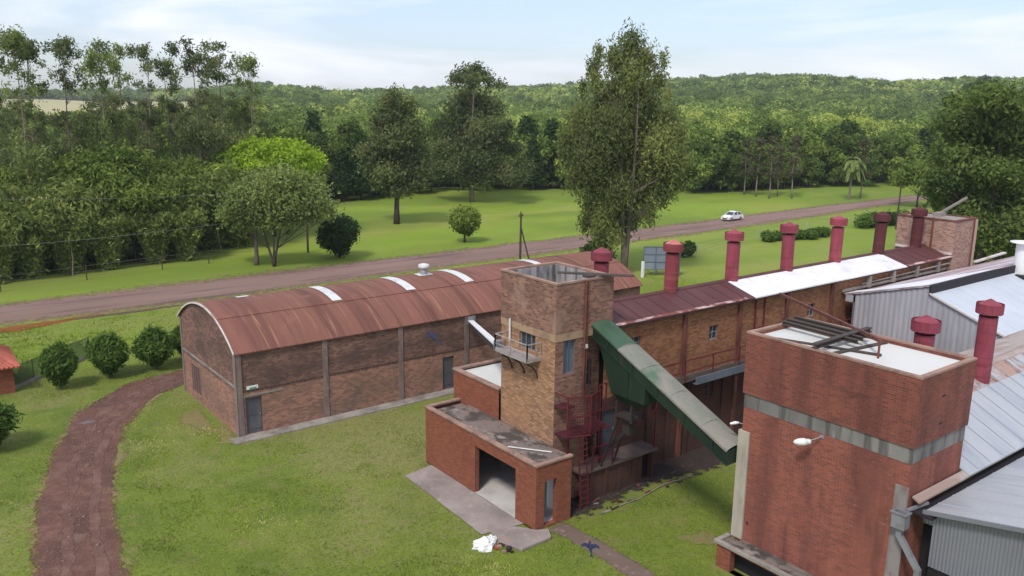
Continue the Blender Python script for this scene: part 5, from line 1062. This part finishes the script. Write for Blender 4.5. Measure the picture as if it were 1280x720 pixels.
for (u, v, D, s, n, lb_) in ((338, 178, 112, 1, 16000, 'vivid lime-green leafy tree rising behind the olive-green tree'), (275, 208, 108, .42, 4000, 'small lime-green tree left of the large lime-green one')):
    p = AT(u, v, D); cl = []
    for i in range(26): a = i*2.4; r_ = 6.2*s*math.sqrt((i+.5)/26); cl.append((r_*math.cos(a), r_*math.sin(a), p.z-.3*s-(r_/6.2/s)**2*2.9*s+rr.uniform(-.5, .5)*s, 1.7*s, 1.7*s, 1.1*s))
    plant_tree('lime_tree', lb_, 'tree', p.x, p.y, tree_parts(10+n, p.z, .3, cl, n, .22, 1, 0, 2, .7, spread=.08), LF_BRIGHT, BARKD, z=0)
# palm
px_, py_ = G(1061, 250)
t = thing('palm_tree', 'lone palm tree standing on the grass beyond the road', 'palm', (px_, py_, 0)); hz = 7.4
b = MB(); b.tube([(px_, py_, -.2), (px_+.1, py_, 3), (px_+.35, py_, hz)], [.24, .19, .17], 8); b.build('trunk', BARK, t)
V, Q = [], []
rg = np.random.default_rng(5)
for k in range(24):
    a = k*2.4; el = R(rg.uniform(-30, 70)); L2 = 2.6
    pr = Vector((.35, 0, hz)); dirv = Vector((math.cos(a)*math.cos(el), math.sin(a)*math.cos(el), math.sin(el))); side = Vector((-math.sin(a), math.cos(a), 0))
    for i in range(10):
        t_ = i/10; q = pr+dirv*(L2/10)-Vector((0, 0, .035*(i**1.25)))
        for sg in (-1, 1):
            tip = pr+side*sg*.55*(1-abs(t_-.4))+dirv*.25-Vector((0, 0, .22)); V += [pr, q, tip+(q-pr), tip]; Q.append(tuple(range(len(V)-4, len(V))))
        pr = q
npmesh('crown', [tuple(v) for v in V], Q, LF_OLIVE, t, [rg.random() for _ in V])
# right-hand big tree and its neighbours
p = AT(1228, 300, 102); x, y = p.x, p.y; D0 = 102; cl = []
for (u, v, s) in ((1235, 118, 2.4), (1210, 135, 2.4), (1258, 128, 2.5), (1228, 150, 2.8), (1195, 155, 2.0), (1275, 150, 2.6), (1205, 180, 2.4), (1245, 180, 3.0), (1186, 195, 1.9), (1285, 185, 2.8), (1218, 205, 2.8), (1180, 222, 2.0), (1255, 215, 2.8), (1200, 235, 2.4), (1172, 240, 1.3), (1232, 240, 2.8), (1285, 235, 2.8), (1190, 258, 1.9), (1262, 262, 2.5), (1215, 265, 2.4), (1235, 285, 2.4), (1290, 280, 2.6), (1212, 292, 1.8), (1255, 305, 2.2), (1232, 312, 1.8), (1285, 315, 1.8)):
    q = U(u, v, (x, y), D0+rr.uniform(-4, 4)); s *= rr.uniform(.70, .92); cl.append((*q, s, s, s*.65)); cl.append((q[0]+rr.uniform(-2.5, 2.5), q[1]+rr.uniform(-2.5, 2.5), q[2]+rr.uniform(-1.5, 1.5), s*.7, s*.7, s*.5))
plant_tree('leafy_tree', 'massive dark green tree filling the right edge behind the pale brick block', 'tree', x, y, tree_parts(11, 20, .6, cl, 56000, .22, 1.2, .3, 2, .85, spread=.05, inner=.1, hang=.5), LF_RIGHT, BARKD, z=0)
for (u, v, D, lb_) in ((1275, 250, 125, 'paler green tree partly hidden at the right picture edge'), (1150, 222, 168, 'rounded bright green tree by the far right end of the road')):
    p = AT(u, v, D); cl = dome(rr, 4.2, max(4, p.z), 3.4, 14, 1.7)
    plant_tree('leafy_tree', lb_, 'tree', p.x, p.y, tree_parts(int(u), 9, .2, cl, 6000, .3, 1, 0), LF_MID, BARKD)
# dark shrubs in the lawn and hedges
def shrub(seed, w_, h_, n=15000):
    rg = np.random.default_rng(seed); C = []; Nn = []; k = 60; cs = []
    tb_ = MB()
    for i in range(k):
        a = rg.uniform(0, 6.28); e = rg.uniform(.15, 1.0); d = np.array([math.cos(a)*(1-e**2*.8)*w_*.95, math.sin(a)*(1-e**2*.8)*w_*.95, h_*(.45+.5*e)])
        if i % 3 == 0: tb_.tube([(0, 0, 0), (d[0]*.35, d[1]*.35, d[2]*.5), tuple(d)], [.03, .02, .006], 4, False)
        d[2] *= 1+.0*e; m2 = n//k; t_ = rg.random(m2)**.6; t_ = .22+.78*t_; p = d[None]*t_[:, None]; p[:, :2] *= (.6+.4*t_)[:, None]; p += rg.normal(size=p.shape)*(.05+.09*t_)[:, None]*w_
        C.append(p); Nn.append(unit(rg.normal(size=p.shape))); cs.append(np.full(m2, rg.random()))
    C = np.concatenate(C); V, Q = cards(rg, C, np.concatenate(Nn), np.full(len(C), .095), 2.2, -.45)
    var = np.repeat(np.clip(.5*np.concatenate(cs)+.5*rg.random(len(C)), 0, 1), 4)
    return tb_, (V, Q, var)
shl = ['upright dark shrub nearest the tiled hut, leftmost of the lawn shrubs', 'widest feathery shrub in the middle of the lawn row', 'round dark shrub nearest the warehouse gable by the dirt path', 'shrub mostly hidden behind the warehouse gable']
for i, (u, v, w_, h_) in enumerate(((76, 486, 1.0, 2.9), (138, 471, 1.22, 2.9), (196, 461, 1.22, 2.75), (234, 449, 1.0, 2.4))):
    x, y = G(u, v); plant_tree('lawn_shrub', shl[i], 'shrub', x, y, shrub(30+i, w_, h_), LF_SHRUB, BARKD, 'dark shrubs in the lawn by the dirt path', z=0)
x, y = G(-2, 560); plant_tree('lawn_shrub', 'leafy green bush cut off by the left picture edge', 'shrub', x-.3, y, shrub(44, 1.3, 2.6), LF_SHRUB, BARKD, None, z=0)
def hedge(pts, h_, w_, n, label, seed, name='hedge'):
    rg = np.random.default_rng(seed); A = np.array(pts[0]); B = np.array(pts[1]); Ln = np.linalg.norm(B-A); k = int(Ln/1.1)+2; mid = (A+B)/2
    cl = []
    for i in range(k): t_ = i/(k-1); q = A*(1-t_)+B*t_-mid; cl.append((q[0]+rg.normal()*.3, q[1]+rg.normal()*.3, h_*.55*rg.uniform(.85, 1.2), w_*.75, w_*.75, h_*.5))
    tb_ = MB(); [tb_.tube([(c[0], c[1], 0), (c[0], c[1], h_*.7)], [.05, .02], 5, False) for c in cl]
    o = plant_tree(name, label, 'hedge' if name == 'hedge' else 'bush', mid[0], mid[1], (tb_, crown_np(rg, cl, n, .2, 1, 0, .5)), LF_SHRUB, BARKD)
hedge([(94, 67.0), (105, 65.2)], 1.15, 1.1, 7000, 'long low clipped dark hedge by the wire fence behind the white roof', 50)
hedge([(117, 67.0), (127, 66.0)], 1.9, 1.7, 7000, 'taller loose hedge beside the far utility pole', 51)
hedge([G(853, 321), G(862, 321)], 1.5, .9, 1800, 'dark bush by the road behind the third chimney', 52, 'roadside_bush')

# --- eucalyptus stand at the left (individual trees)
protos = []
for i in range(9):
    h = 27; skinny = i >= 6
    cl = []; hw = rr.uniform(1.9, 2.7) if not skinny else rr.uniform(1.2, 1.8)
    for k in range(15 if not skinny else 8): a = k*2.4+rr.random(); q = rr.uniform(.1, 1); cl.append((hw*q*math.cos(a), hw*q*math.sin(a), h-.8-rr.uniform(0, 5.5)*(.35+.65*q), *(rr.uniform(.5, .9),)*2, rr.uniform(.45, .75)))
    for k in range(11 if not skinny else 4): a = rr.uniform(0, 6.28); q = rr.uniform(.2, .95)*hw; z_ = rr.uniform(.50, .84)*h; cl.append((q*math.cos(a), q*math.sin(a), z_, *(rr.uniform(.45, .85),)*2, rr.uniform(.4, .7)))
    if not skinny:
        for k in range(7): a = rr.uniform(0, 6.28); cl.append((1.9*math.cos(a), 1.9*math.sin(a), rr.uniform(4.5, 15.5), 1.4, 1.4, 1.3))
    BK = BARKP if i % 2 else BARK; protos.append((tree_parts(60+i, h, .17, cl, 5200 if not skinny else 1300, .16, 1.5, .45, 1, .94, .02, hang=.7, inner=.1), LF_EUC if i % 3 else LF_OLIVE, BARKP if i % 2 else BARK))
placed = {}
def stand(k, u, vtop, D, sc0=None, label=None, grp='eucalyptus trees in the tall stand at the left'):
    pt = AT(u, vtop, D); h = pt.z; sc = h/27*1.0; x, y = pt.x, pt.y
    if k not in placed: placed[k] = plant_tree('eucalyptus_tree', label, 'tree', x, y, *protos[k], grp, 0, rr.uniform(0, 6), sc)
    else: placed[k] = placed[k]; copy_tree(placed[k], x, y, rr.uniform(0, 6), sc, label)
named = [(12, 28, 104, 0, 'bushy eucalyptus top touching the left picture edge'), (28, 38, 108, 1, 'second tall eucalyptus from the left edge with dense head'), (75, 40, 112, 2, 'eucalyptus with round double head, third tall one from the left'),
         (117, 44, 110, 3, 'fourth tall eucalyptus from the left with full dark head'), (145, 47, 118, 6, 'very thin eucalyptus with tiny head against the sky'), (177, 48, 122, 7, 'sparse airy eucalyptus with see-through crown'),
         (208, 67, 116, 8, 'short-headed slender eucalyptus left of the twin tops'), (238, 43, 110, 4, 'tall eucalyptus with heavy clumped crown, left of the twin tops'), (268, 48, 113, 5, 'airy tall eucalyptus right of the heavy clumped crown'), (308, 67, 112, 0, 'last eucalyptus at the right end of the tall stand')]
for u, v, D, k, lb_ in named: stand(k, u, v, D, None, lb_)
for i in range(74):
    u = rr.uniform(-60, 330); D = rr.uniform(108, 160); v = rr.uniform(128, 172) if rr.random() < .80 else rr.uniform(112, 128)
    if u > 280: v = rr.uniform(120, 170)
    wu = 'at the far left' if u < 50 else 'below the third tall head' if u < 100 else 'below the thin airy trees' if u < 190 else 'below the heavy clumped crown' if u < 255 else 'at the right end'
    stand(i % 6, u, v, D, None, 'lower grey-green eucalyptus '+('in front ' if D < 125 else 'midway ' if D < 142 else 'at the back ')+'of the stand '+wu)
# lower mid-green trees within the stand
mids = []
for i in range(3):
    cl = dome(rr, 3.9, 6.8, 3.8, 22, 1.25, low=.7); mids.append((tree_parts(90+i, 9.5, .2, cl, 8000, .20, 1.1, .15, inner=.1), LF_MID, BARKD))
spots = [(140, 205, 103), (185, 215, 105), (110, 215, 104), (225, 228, 106), (160, 232, 100), (60, 222, 108), (20, 235, 106), (250, 222, 110), (90, 240, 103), (205, 245, 102), (300, 240, 108), (-20, 230, 104)]
pm_ = {}
MIDL = ['below the third tall eucalyptus', 'behind the middle of the bamboo', 'left of centre in the thicket', 'right of the middle of the thicket', 'low behind the bamboo middle', 'near the left side', 'close to the left picture edge', 'beside the small lime-green tree', 'low at the left of the bamboo', 'low at the right of the bamboo', 'behind the large lime-green tree', 'cut off by the left picture edge']
for i, (u, v, D) in enumerate(spots):
    lb_ = 'mid-green rounded tree '+MIDL[i]
    p = AT(u, v-22, D); k = i % 3; sc = p.z/10.6
    if k not in pm_: pm_[k] = plant_tree('understorey_tree', lb_, 'tree', p.x, p.y, *mids[k], 'rounded trees between bamboo and eucalyptus', 0, rr.random()*6, sc)
    else: copy_tree(pm_[k], p.x, p.y, rr.random()*6, sc, lb_)
# bamboo clumps
def bamboo(seed):
    rg = np.random.default_rng(seed); tb_ = MB(); C = []; nc = 46; cs = []
    for i in range(nc):
        a = rg.uniform(0, 6.28); r0 = rg.uniform(0, .9); r1 = r0+rg.uniform(.4, 3.0); h = rg.uniform(6.5, 10.5)*(1-.05*r1)
        pts = [(math.cos(a)*(r0+(r1-r0)*t*t), math.sin(a)*(r0+(r1-r0)*t*t), h*(t-.12*t**4)) for t in np.linspace(0, 1, 6)]
        if i % 3 == 0: tb_.tube(pts, [.045, .04, .035, .03, .02, .01], 4, False)
        P = np.array(pts); m2 = 210; t_ = (rg.random(m2)**.65)*5; k = np.minimum(t_.astype(int), 4); f = (t_-k)[:, None]; q = P[k]*(1-f)+P[k+1]*f
        q = q+rg.normal(size=q.shape)*np.array([.38, .38, .3]); C.append(q); cs.append(np.full(m2, rg.random()))
    C = np.concatenate(C); C[:, 2] = np.maximum(C[:, 2], .1); V, Q = cards(rg, C, unit(rg.normal(size=C.shape)), np.full(len(C), .21), 1.7, .35)
    return tb_, (V, Q, np.repeat(np.clip(.45*np.concatenate(cs)+.55*rg.random(len(C)), 0, 1), 4))
bp_ = [bamboo(100+i) for i in range(3)]; bt = {}
bx = -16; i = 0
culm = M('bamboo_culm', (.16, .17, .07), .7)
while bx < 36:
    for row in range(3):
        x = bx+rr.uniform(-1, 1)+row*1.0; y = 92.5+x*.085+row*4.0+rr.uniform(-.7, .7)
        if row == 0 and x > 31: continue
        k = i % 3; sc = rr.uniform(.82, 1.12)*(1.05 if row else .85)
        ub_ = 640+F*math.tan(math.atan2(x, y)-YAW); wl_ = 'at the left picture edge' if ub_ < 60 else 'above the lawn shrubs' if ub_ < 130 else 'left of the warehouse gable top' if ub_ < 200 else 'above the warehouse roof' if ub_ < 262 else 'beside the forked olive tree'
        lb_ = 'bamboo clump in the '+('front', 'middle', 'back')[row]+' of the thicket '+wl_
        if k not in bt: bt[k] = plant_tree('bamboo_clump', lb_, 'bamboo', x, y, bp_[k], LF_BAMB, culm, 'bamboo clumps along the left roadside', 0, rr.random()*6, sc)
        else: copy_tree(bt[k], x, y, rr.random()*6, sc, lb_)
        i += 1
    bx += 3.6
# pale leaning dead stems in front of bamboo
for (u0, v0, u1, v1, lb_) in ((91, 345, 88, 300, 'pale upright dead stem before the bamboo, at the left'), (277, 318, 267, 270, 'pale upright dead stem at the right end of the bamboo'), (296, 312, 273, 284, 'pale leaning dead stem at the right end of the bamboo')):
    x, y = G(u0, v0); D = math.hypot(x, y); q = AT(u1, v1, D); b = MB(); b.tube([(x, y, 0), ((x+q.x)/2+.1, (y+q.y)/2, q.z*.5), tuple(q)], [.06, .05, .025], 5); tag(b.build('dead_stem', BARKP), lb_, 'dead stem')

# --- forest edge (individual trees)
fp = []
for i in range(8):
    k = i % 4
    if k == 3: h = 12.5; cl = [(0, 0, 2+z_, 2.6*(1-z_/13)+.5, 2.6*(1-z_/13)+.5, 1.2) for z_ in np.arange(0.5, 10.5, 1.3)]; lm = LF_DARK
    elif k == 2: h = 12; cl = eucl(rr, h, 5, 2.2, 9, 1.7)+[(rr.uniform(-1.5, 1.5), rr.uniform(-1.5, 1.5), rr.uniform(2.5, 5), 1.5, 1.5, 1.3) for _ in range(4)]; lm = LF_FOR
    else: h = 10.5; cl = dome(rr, 4.0, 6.3, 3.6, 20, 1.55, low=.9)+[(rr.uniform(-2.5, 2.5), rr.uniform(-2.5, 2.5), rr.uniform(1.5, 4), 1.4, 1.4, 1.1) for _ in range(4)]; lm = LF_FOR if i < 4 else LF_MID
    fp.append((tree_parts(120+i, h, .2, cl, 4200, .34, 1, .1, 1, .85), lm, BARKP if i % 3 == 0 else BARKD, h))
ft = {}
LBL = {0: 'leafy green tree in the wood along the far edge of the grass field', 2: 'slender open-crowned tree in the wood along the far edge of the field', 3: 'dark conical tree in the wood along the far edge of the field'}
KIND = {0: 'leafy tree', 1: 'leafy tree', 2: 'open-crowned tree', 3: 'dark conical tree'}
SPOT = [(470, 'left of the broad olive field tree'), (530, 'behind the broad olive field tree'), (565, 'between the two tall field trees'), (650, 'behind the tallest round-topped field tree'), (700, 'left of the huge shaggy eucalyptus'),
        (870, 'behind the huge shaggy eucalyptus'), (935, 'beyond the white car'), (1000, 'behind the half bare trees'), (1040, 'just left of the palm'), (1085, 'behind the palm'), (1165, 'beyond the far end of the road'), (9999, 'behind the massive right hand tree')]
def to_px(x, y, z=0):
    d = Vector((x, y, z-HC)); q = d.dot(fw); return 640+F*d.dot(rt)/q, 360-F*d.dot(up)/q
def where(x, y): u = to_px(x, y)[0]; return next(t for a, t in SPOT if u < a)
ROWS = ['front row', 'second row', 'third row', 'fourth row', 'back row']
def ftree(k, x, y, sc, row=0):
    lb_ = KIND[k % 4]+', '+ROWS[row]+' of wood, '+where(x, y)
    if k not in ft: ft[k] = plant_tree('forest_tree', lb_, 'tree', x, y, *fp[k][:3], 'trees at the edge of the far wood', None, rr.random()*6, sc)
    else: copy_tree(ft[k], x, y, rr.random()*6, sc, lb_)
xs = 34.0; cnt = 0
while xs < 262:
    ey_ = float(edge_y(xs))
    for row in range(5):
        x = xs+rr.uniform(-1.5, 1.5)+(row % 2)*2.2; y = ey_+1+row*5.0+rr.uniform(-1.6, 1.6)
        k = rr.choice([0, 1, 4, 5, 0, 1, 2, 6, 3, 7] if x < 120 else [0, 1, 4, 5, 0, 1, 2, 5, 4, 6])
        ftree(k, x, y, rr.uniform(.72, 1.18)*(1 if row else .85), row); cnt += 1
    xs += 5.2 if xs < 150 else 7.5
# bare grey trees near the edge
gt = None
for (u, v, D) in ((945, 240, 170), (962, 240, 168), (972, 241, 172), (990, 241, 170), (930, 242, 172), (1076, 238, 178)):
    p = AT(u, v, D); cl = eucl(rr, 11, 4, 1.3, 8, 1.0)
    if gt is None: gt = plant_tree('bare_tree', 'thin grey-brown half bare tree before the dark wood', 'tree', p.x, p.y, tree_parts(140, 11, .13, cl, 520, .22, 1.4, .2, 1, .95), LF_DRY, BARKP, 'half bare trees before the wood')
    else: copy_tree(gt, p.x, p.y, rr.random()*6, rr.uniform(.8, 1.1), {962: 'half bare tree second from left in the thin group before the wood', 972: 'half bare tree in the middle of the thin group before the wood', 990: 'half bare tree standing right of the thin group before the wood', 930: 'leftmost half bare tree before the wood, above the white car', 1076: 'half bare grey tree right of the palm'}[u])

# --- the wood beyond (one mass)
def wood():
    rg = np.random.default_rng(77); Vs, vs = [], []; a0, a1 = YAW-.62, YAW+.62
    for (r0, r1, dens, nl, ls, R0) in ((120, 340, 40, 420, .46, 3.7), (340, 700, 50, 170, .82, 4.2), (700, 1230, 62, 62, 1.5, 4.9)):
        n = int((a1-a0)/2*(r1*r1-r0*r0)/dens); r = np.sqrt(rg.uniform(r0*r0, r1*r1, n)); a = rg.uniform(a0, a1, n); x = r*np.sin(a); y = r*np.cos(a)
        u = 640+F*np.tan(a-YAW); keep = y > edge_y(x)+20
        keep &= ~((u < 262) & (r > 380) & (r < 1050)); keep &= ~((u < 262) & (r < 380) & (rg.random(n) < .35))
        gap = np.sin(x*.05+1.3)*np.cos(y*.043)+.5*np.sin(x*.13+y*.09); keep &= ~((gap > 1.12) & (r > 300))
        x, y, r = x[keep], y[keep], r[keep]; n = len(x); z = terr(x, y)
        h = rg.normal(9.3, 1.7, n).clip(5, 15)*(1+.12*np.sin(x*.02)*np.cos(y*.017)); Rr = R0*rg.uniform(.65, 1.4, n); tv_ = rg.random(n)
        tv_ = np.clip(.55*tv_+.45*(.5+.5*np.sin(x*.012+2*np.sin(y*.009))*np.cos(y*.015)), 0, 1)
        tone = rg.random(n) < .14; tv_[tone] *= .1; h[tone] *= 1.15
        d = unit(rg.normal(size=(n*nl, 3))); d[:, 2] = np.where(d[:, 2] < -.25, -d[:, 2], d[:, 2])
        k = np.repeat(np.arange(n), nl); lump = 1+.22*np.sin(d[:, 0]*5+tv_[k]*40)*np.sin(d[:, 1]*5+k*1.7)+.16*rg.normal(size=n*nl)
        vt_ = Rr[k]*.72; C = np.stack([x[k]+d[:, 0]*lump*Rr[k], y[k]+d[:, 1]*lump*Rr[k], z[k]+h[k]-vt_+d[:, 2]*lump*vt_], 1)
        V, Q = cards(rg, C, unit(d+.42*rg.normal(size=d.shape)), np.full(len(C), ls), .8, 0); Vs.append(V); vs.append(np.repeat(np.clip(.84*tv_[k]+.16*rg.random(len(k))+.05, 0, 1), 4))
    V = np.concatenate(Vs); Q = np.arange(len(V)).reshape(-1, 4)
    o = npmesh('forest', V, Q, LF_FOR, None, np.concatenate(vs)); tag(o, 'green wooded hills stretching to the horizon', 'forest', kind='stuff')
    print('forest faces', len(Q))
wood()
# skyline trees that stand out
sk = None
for (u, v, D, s) in ((1233, 97, 700, 1.6), (1222, 101, 690, 1.1), (983, 100, 1120, 1.4), (1018, 98, 1100, 1.4), (938, 100, 1120, 1.2), (955, 99, 1120, 1.3), (1072, 104, 1150, 1.2)):
    p = AT(u, v, D); cl = dome(rr, 4.5, 9.5, 3, 9, 1.9)
    g_ = float(terr(p.x, p.y)); sc = (p.z-g_)/12.5
    lb_ = {1233: 'large umbrella-shaped tree above the skyline over the massive right tree', 1222: 'smaller umbrella tree just left of the large one on the skyline', 983: 'dark tree on the skyline above the half bare trees', 1018: 'dark tree on the skyline left above the palm', 938: 'leftmost dark tree on the hill crest above the car', 955: 'second dark tree on the hill crest from the left', 1072: 'lone small tree on the skyline right above the palm'}[u]
    if sk is None: sk = plant_tree('skyline_tree', lb_, 'tree', p.x, p.y, tree_parts(150, 12, .4, cl, 1200, .55, 1, 0), LF_DARK, BARKD, 'trees above the skyline', None, 0, sc)
    else: copy_tree(sk, p.x, p.y, rr.random()*6, sc, lb_)

# ---------------------------------------------------------------- loose stones on the dirt path
def stones():
    rg = np.random.default_rng(41); A = np.array([((p[0]+q[0])/2, (p[1]+q[1])/2) for p, q in zip(PL, PR)]); V = []; Q = []
    for i in range(900):
        k = rg.integers(1, 7); t = rg.random(); c = A[k]*(1-t)+A[k+1]*t+rg.normal(size=2)*.62; r = rg.uniform(.010, .028)*(1+1.2*(rg.random() < .05)); b0 = len(V)
        o8 = [(sx*r*rg.uniform(.6, 1.2), sy*r*rg.uniform(.6, 1.2), max(0, sz)*r*rg.uniform(.6, 1.1)) for sz in (-1, 1) for sx, sy in ((-1, -1), (1, -1), (1, 1), (-1, 1))]
        V += [(c[0]+a, c[1]+b_, .018+z) for a, b_, z in o8]; Q += [[b0+j for j in f] for f in ((4, 5, 6, 7), (0, 1, 5, 4), (1, 2, 6, 5), (2, 3, 7, 6), (3, 0, 4, 7))]
    tag(npmesh('gravel', V, Q, M('path_stone', (.21, .135, .11), .9)), 'small loose stones scattered over the red dirt path', 'gravel', kind='stuff')
stones()
# ---------------------------------------------------------------- grass blades near by
def vnoise(x, y, sc, seed):
    g = np.random.default_rng(seed).random((128, 128)); u = x/sc+1000; v = y/sc+1000; i = np.floor(u).astype(int); j = np.floor(v).astype(int); f = u-i; h = v-j; f = f*f*(3-2*f); h = h*h*(3-2*h)
    G_ = lambda a, b: g[a % 128, b % 128]
    return (G_(i, j)*(1-f)+G_(i+1, j)*f)*(1-h)+(G_(i, j+1)*(1-f)+G_(i+1, j+1)*f)*h
def grass():
    rg = np.random.default_rng(9); n = 420000
    r = 24+70*rg.random(n)**1.5; a = rg.uniform(YAW-.60, YAW+.58, n); x = r*np.sin(a); y = r*np.cos(a)
    keep = (y < 73.2)
    for (x0, y0, x1, y1) in ((14.1, 41.4, 45, 52), (19.0, 25.3, 29, 33.4), (26, 25.0, 60, 31), (24.7, 0, 90, 19.3), (3, 57, 6.5, 62), (45, 16, 90, 27), (22.6, 24.75, 46, 27), (21.5, 12, 22.4, 25)): keep &= ~((x > x0) & (x < x1) & (y > y0) & (y < y1))
    A = np.array([((p[0]+q[0])/2, (p[1]+q[1])/2, min(1.45, math.hypot(p[0]-q[0], p[1]-q[1])/2)) for p, q in zip(PL, PR)])
    d = np.full(n, 9.); 
    for i in range(len(A)-1):
        for t in np.linspace(0, 1, 24): c = A[i]*(1-t)+A[i+1]*t; d = np.minimum(d, np.hypot(x-c[0], y-c[1])-c[2]*.93)
    keep &= (d > 0)
    x, y = x[keep], y[keep]; n = len(x); z = terr(x, y)
    lum = .30*vnoise(x, y, 5.5, 1)+.30*vnoise(x, y, 1.7, 2)+.22*vnoise(x, y, .6, 3)+.18*vnoise(x, y, 14, 4); lum = np.clip((lum-.5)*2.4+.56, 0, 1)
    tuft = vnoise(x, y, .9, 7)*vnoise(x, y, 3.1, 8) > .42
    ditch = (y > 62.5) & (x < 22.5) & (rg.random(n) < .8)
    th = rg.uniform(0, np.pi, n); hgt = rg.uniform(.02, .055, n)*(1+1.3*tuft)*(1+1.6*ditch*vnoise(x, y, 2, 11)); w2 = rg.uniform(.012, .03, n)*(1+.5*ditch); dx, dy = np.cos(th)*w2, np.sin(th)*w2; lx, ly = rg.normal(size=(2, n))*.075
    V = np.stack([np.stack([x-dx, y-dy, z], 1), np.stack([x+dx, y+dy, z], 1), np.stack([x+lx+dx*.3, y+ly+dy*.3, z+hgt], 1)], 1).reshape(-1, 3)
    o = npmesh('grass', V, np.arange(len(V)).reshape(-1, 3), GRASSL, None, np.repeat(np.clip(np.where(ditch, .5*vnoise(x, y, 2.5, 12)+.3*rg.random(n)+.08, .72*lum+.30*rg.random(n)), 0, 1), 3)); tag(o, 'short patchy lawn grass around the brick buildings', 'grass', kind='stuff')
grass()
# ---------------------------------------------------------------- air
if True:
    b = MB(); b.box(-420, -60, -8, 1300, 1500, 110); hz_ = b.build('haze', None); tag(hz_, kind='stuff')
    m = bpy.data.materials.new('haze_air'); m.use_nodes = True; t = m.node_tree; t.nodes.remove(t.nodes['Principled BSDF'])
    pv = t.nodes.new('ShaderNodeVolumePrincipled'); pv.inputs['Density'].default_value = .00017; pv.inputs['Color'].default_value = (.86, .92, 1, 1); pv.inputs['Anisotropy'].default_value = .2
    t.links.new(pv.outputs[0], t.nodes['Material Output'].inputs['Volume']); hz_.data.materials.clear(); hz_.data.materials.append(m)

# look-alikes that share a description: tell them apart by their order from the left
bpy.context.view_layer.update(); same = {}
for o in COL.objects:
    if o.get('group') and o.get('label') and not o.parent: same.setdefault(o['label'], []).append(o)
ORD = ['leftmost', 'second', 'third', 'fourth', 'fifth', 'sixth', 'seventh', 'eighth', 'ninth', 'tenth', 'eleventh', 'twelfth', 'thirteenth', 'fourteenth', 'fifteenth']
for l_, obs in same.items():
    if len(obs) < 2: continue
    obs.sort(key=lambda o: to_px(o.location.x, o.location.y)[0])
    for i, o in enumerate(obs): 
        t_ = l_+', '+(ORD[i] if i < len(ORD) else 'last')+('' if i == 0 else ' from left')
        if len(t_.replace('-', ' ').split()) > 16: t_ = t_.replace('lower grey-green ', 'lower ').replace(', third row of wood', ', third row').replace(', second row of wood', ', second row').replace(', front row of wood', ', front row').replace(', fourth row of wood', ', fourth row').replace(', back row of wood', ', back row').replace('bamboo clump in the ', 'bamboo, ').replace('the tallest round-topped', 'tallest').replace('the broad olive', 'broad olive')
        o['label'] = t_
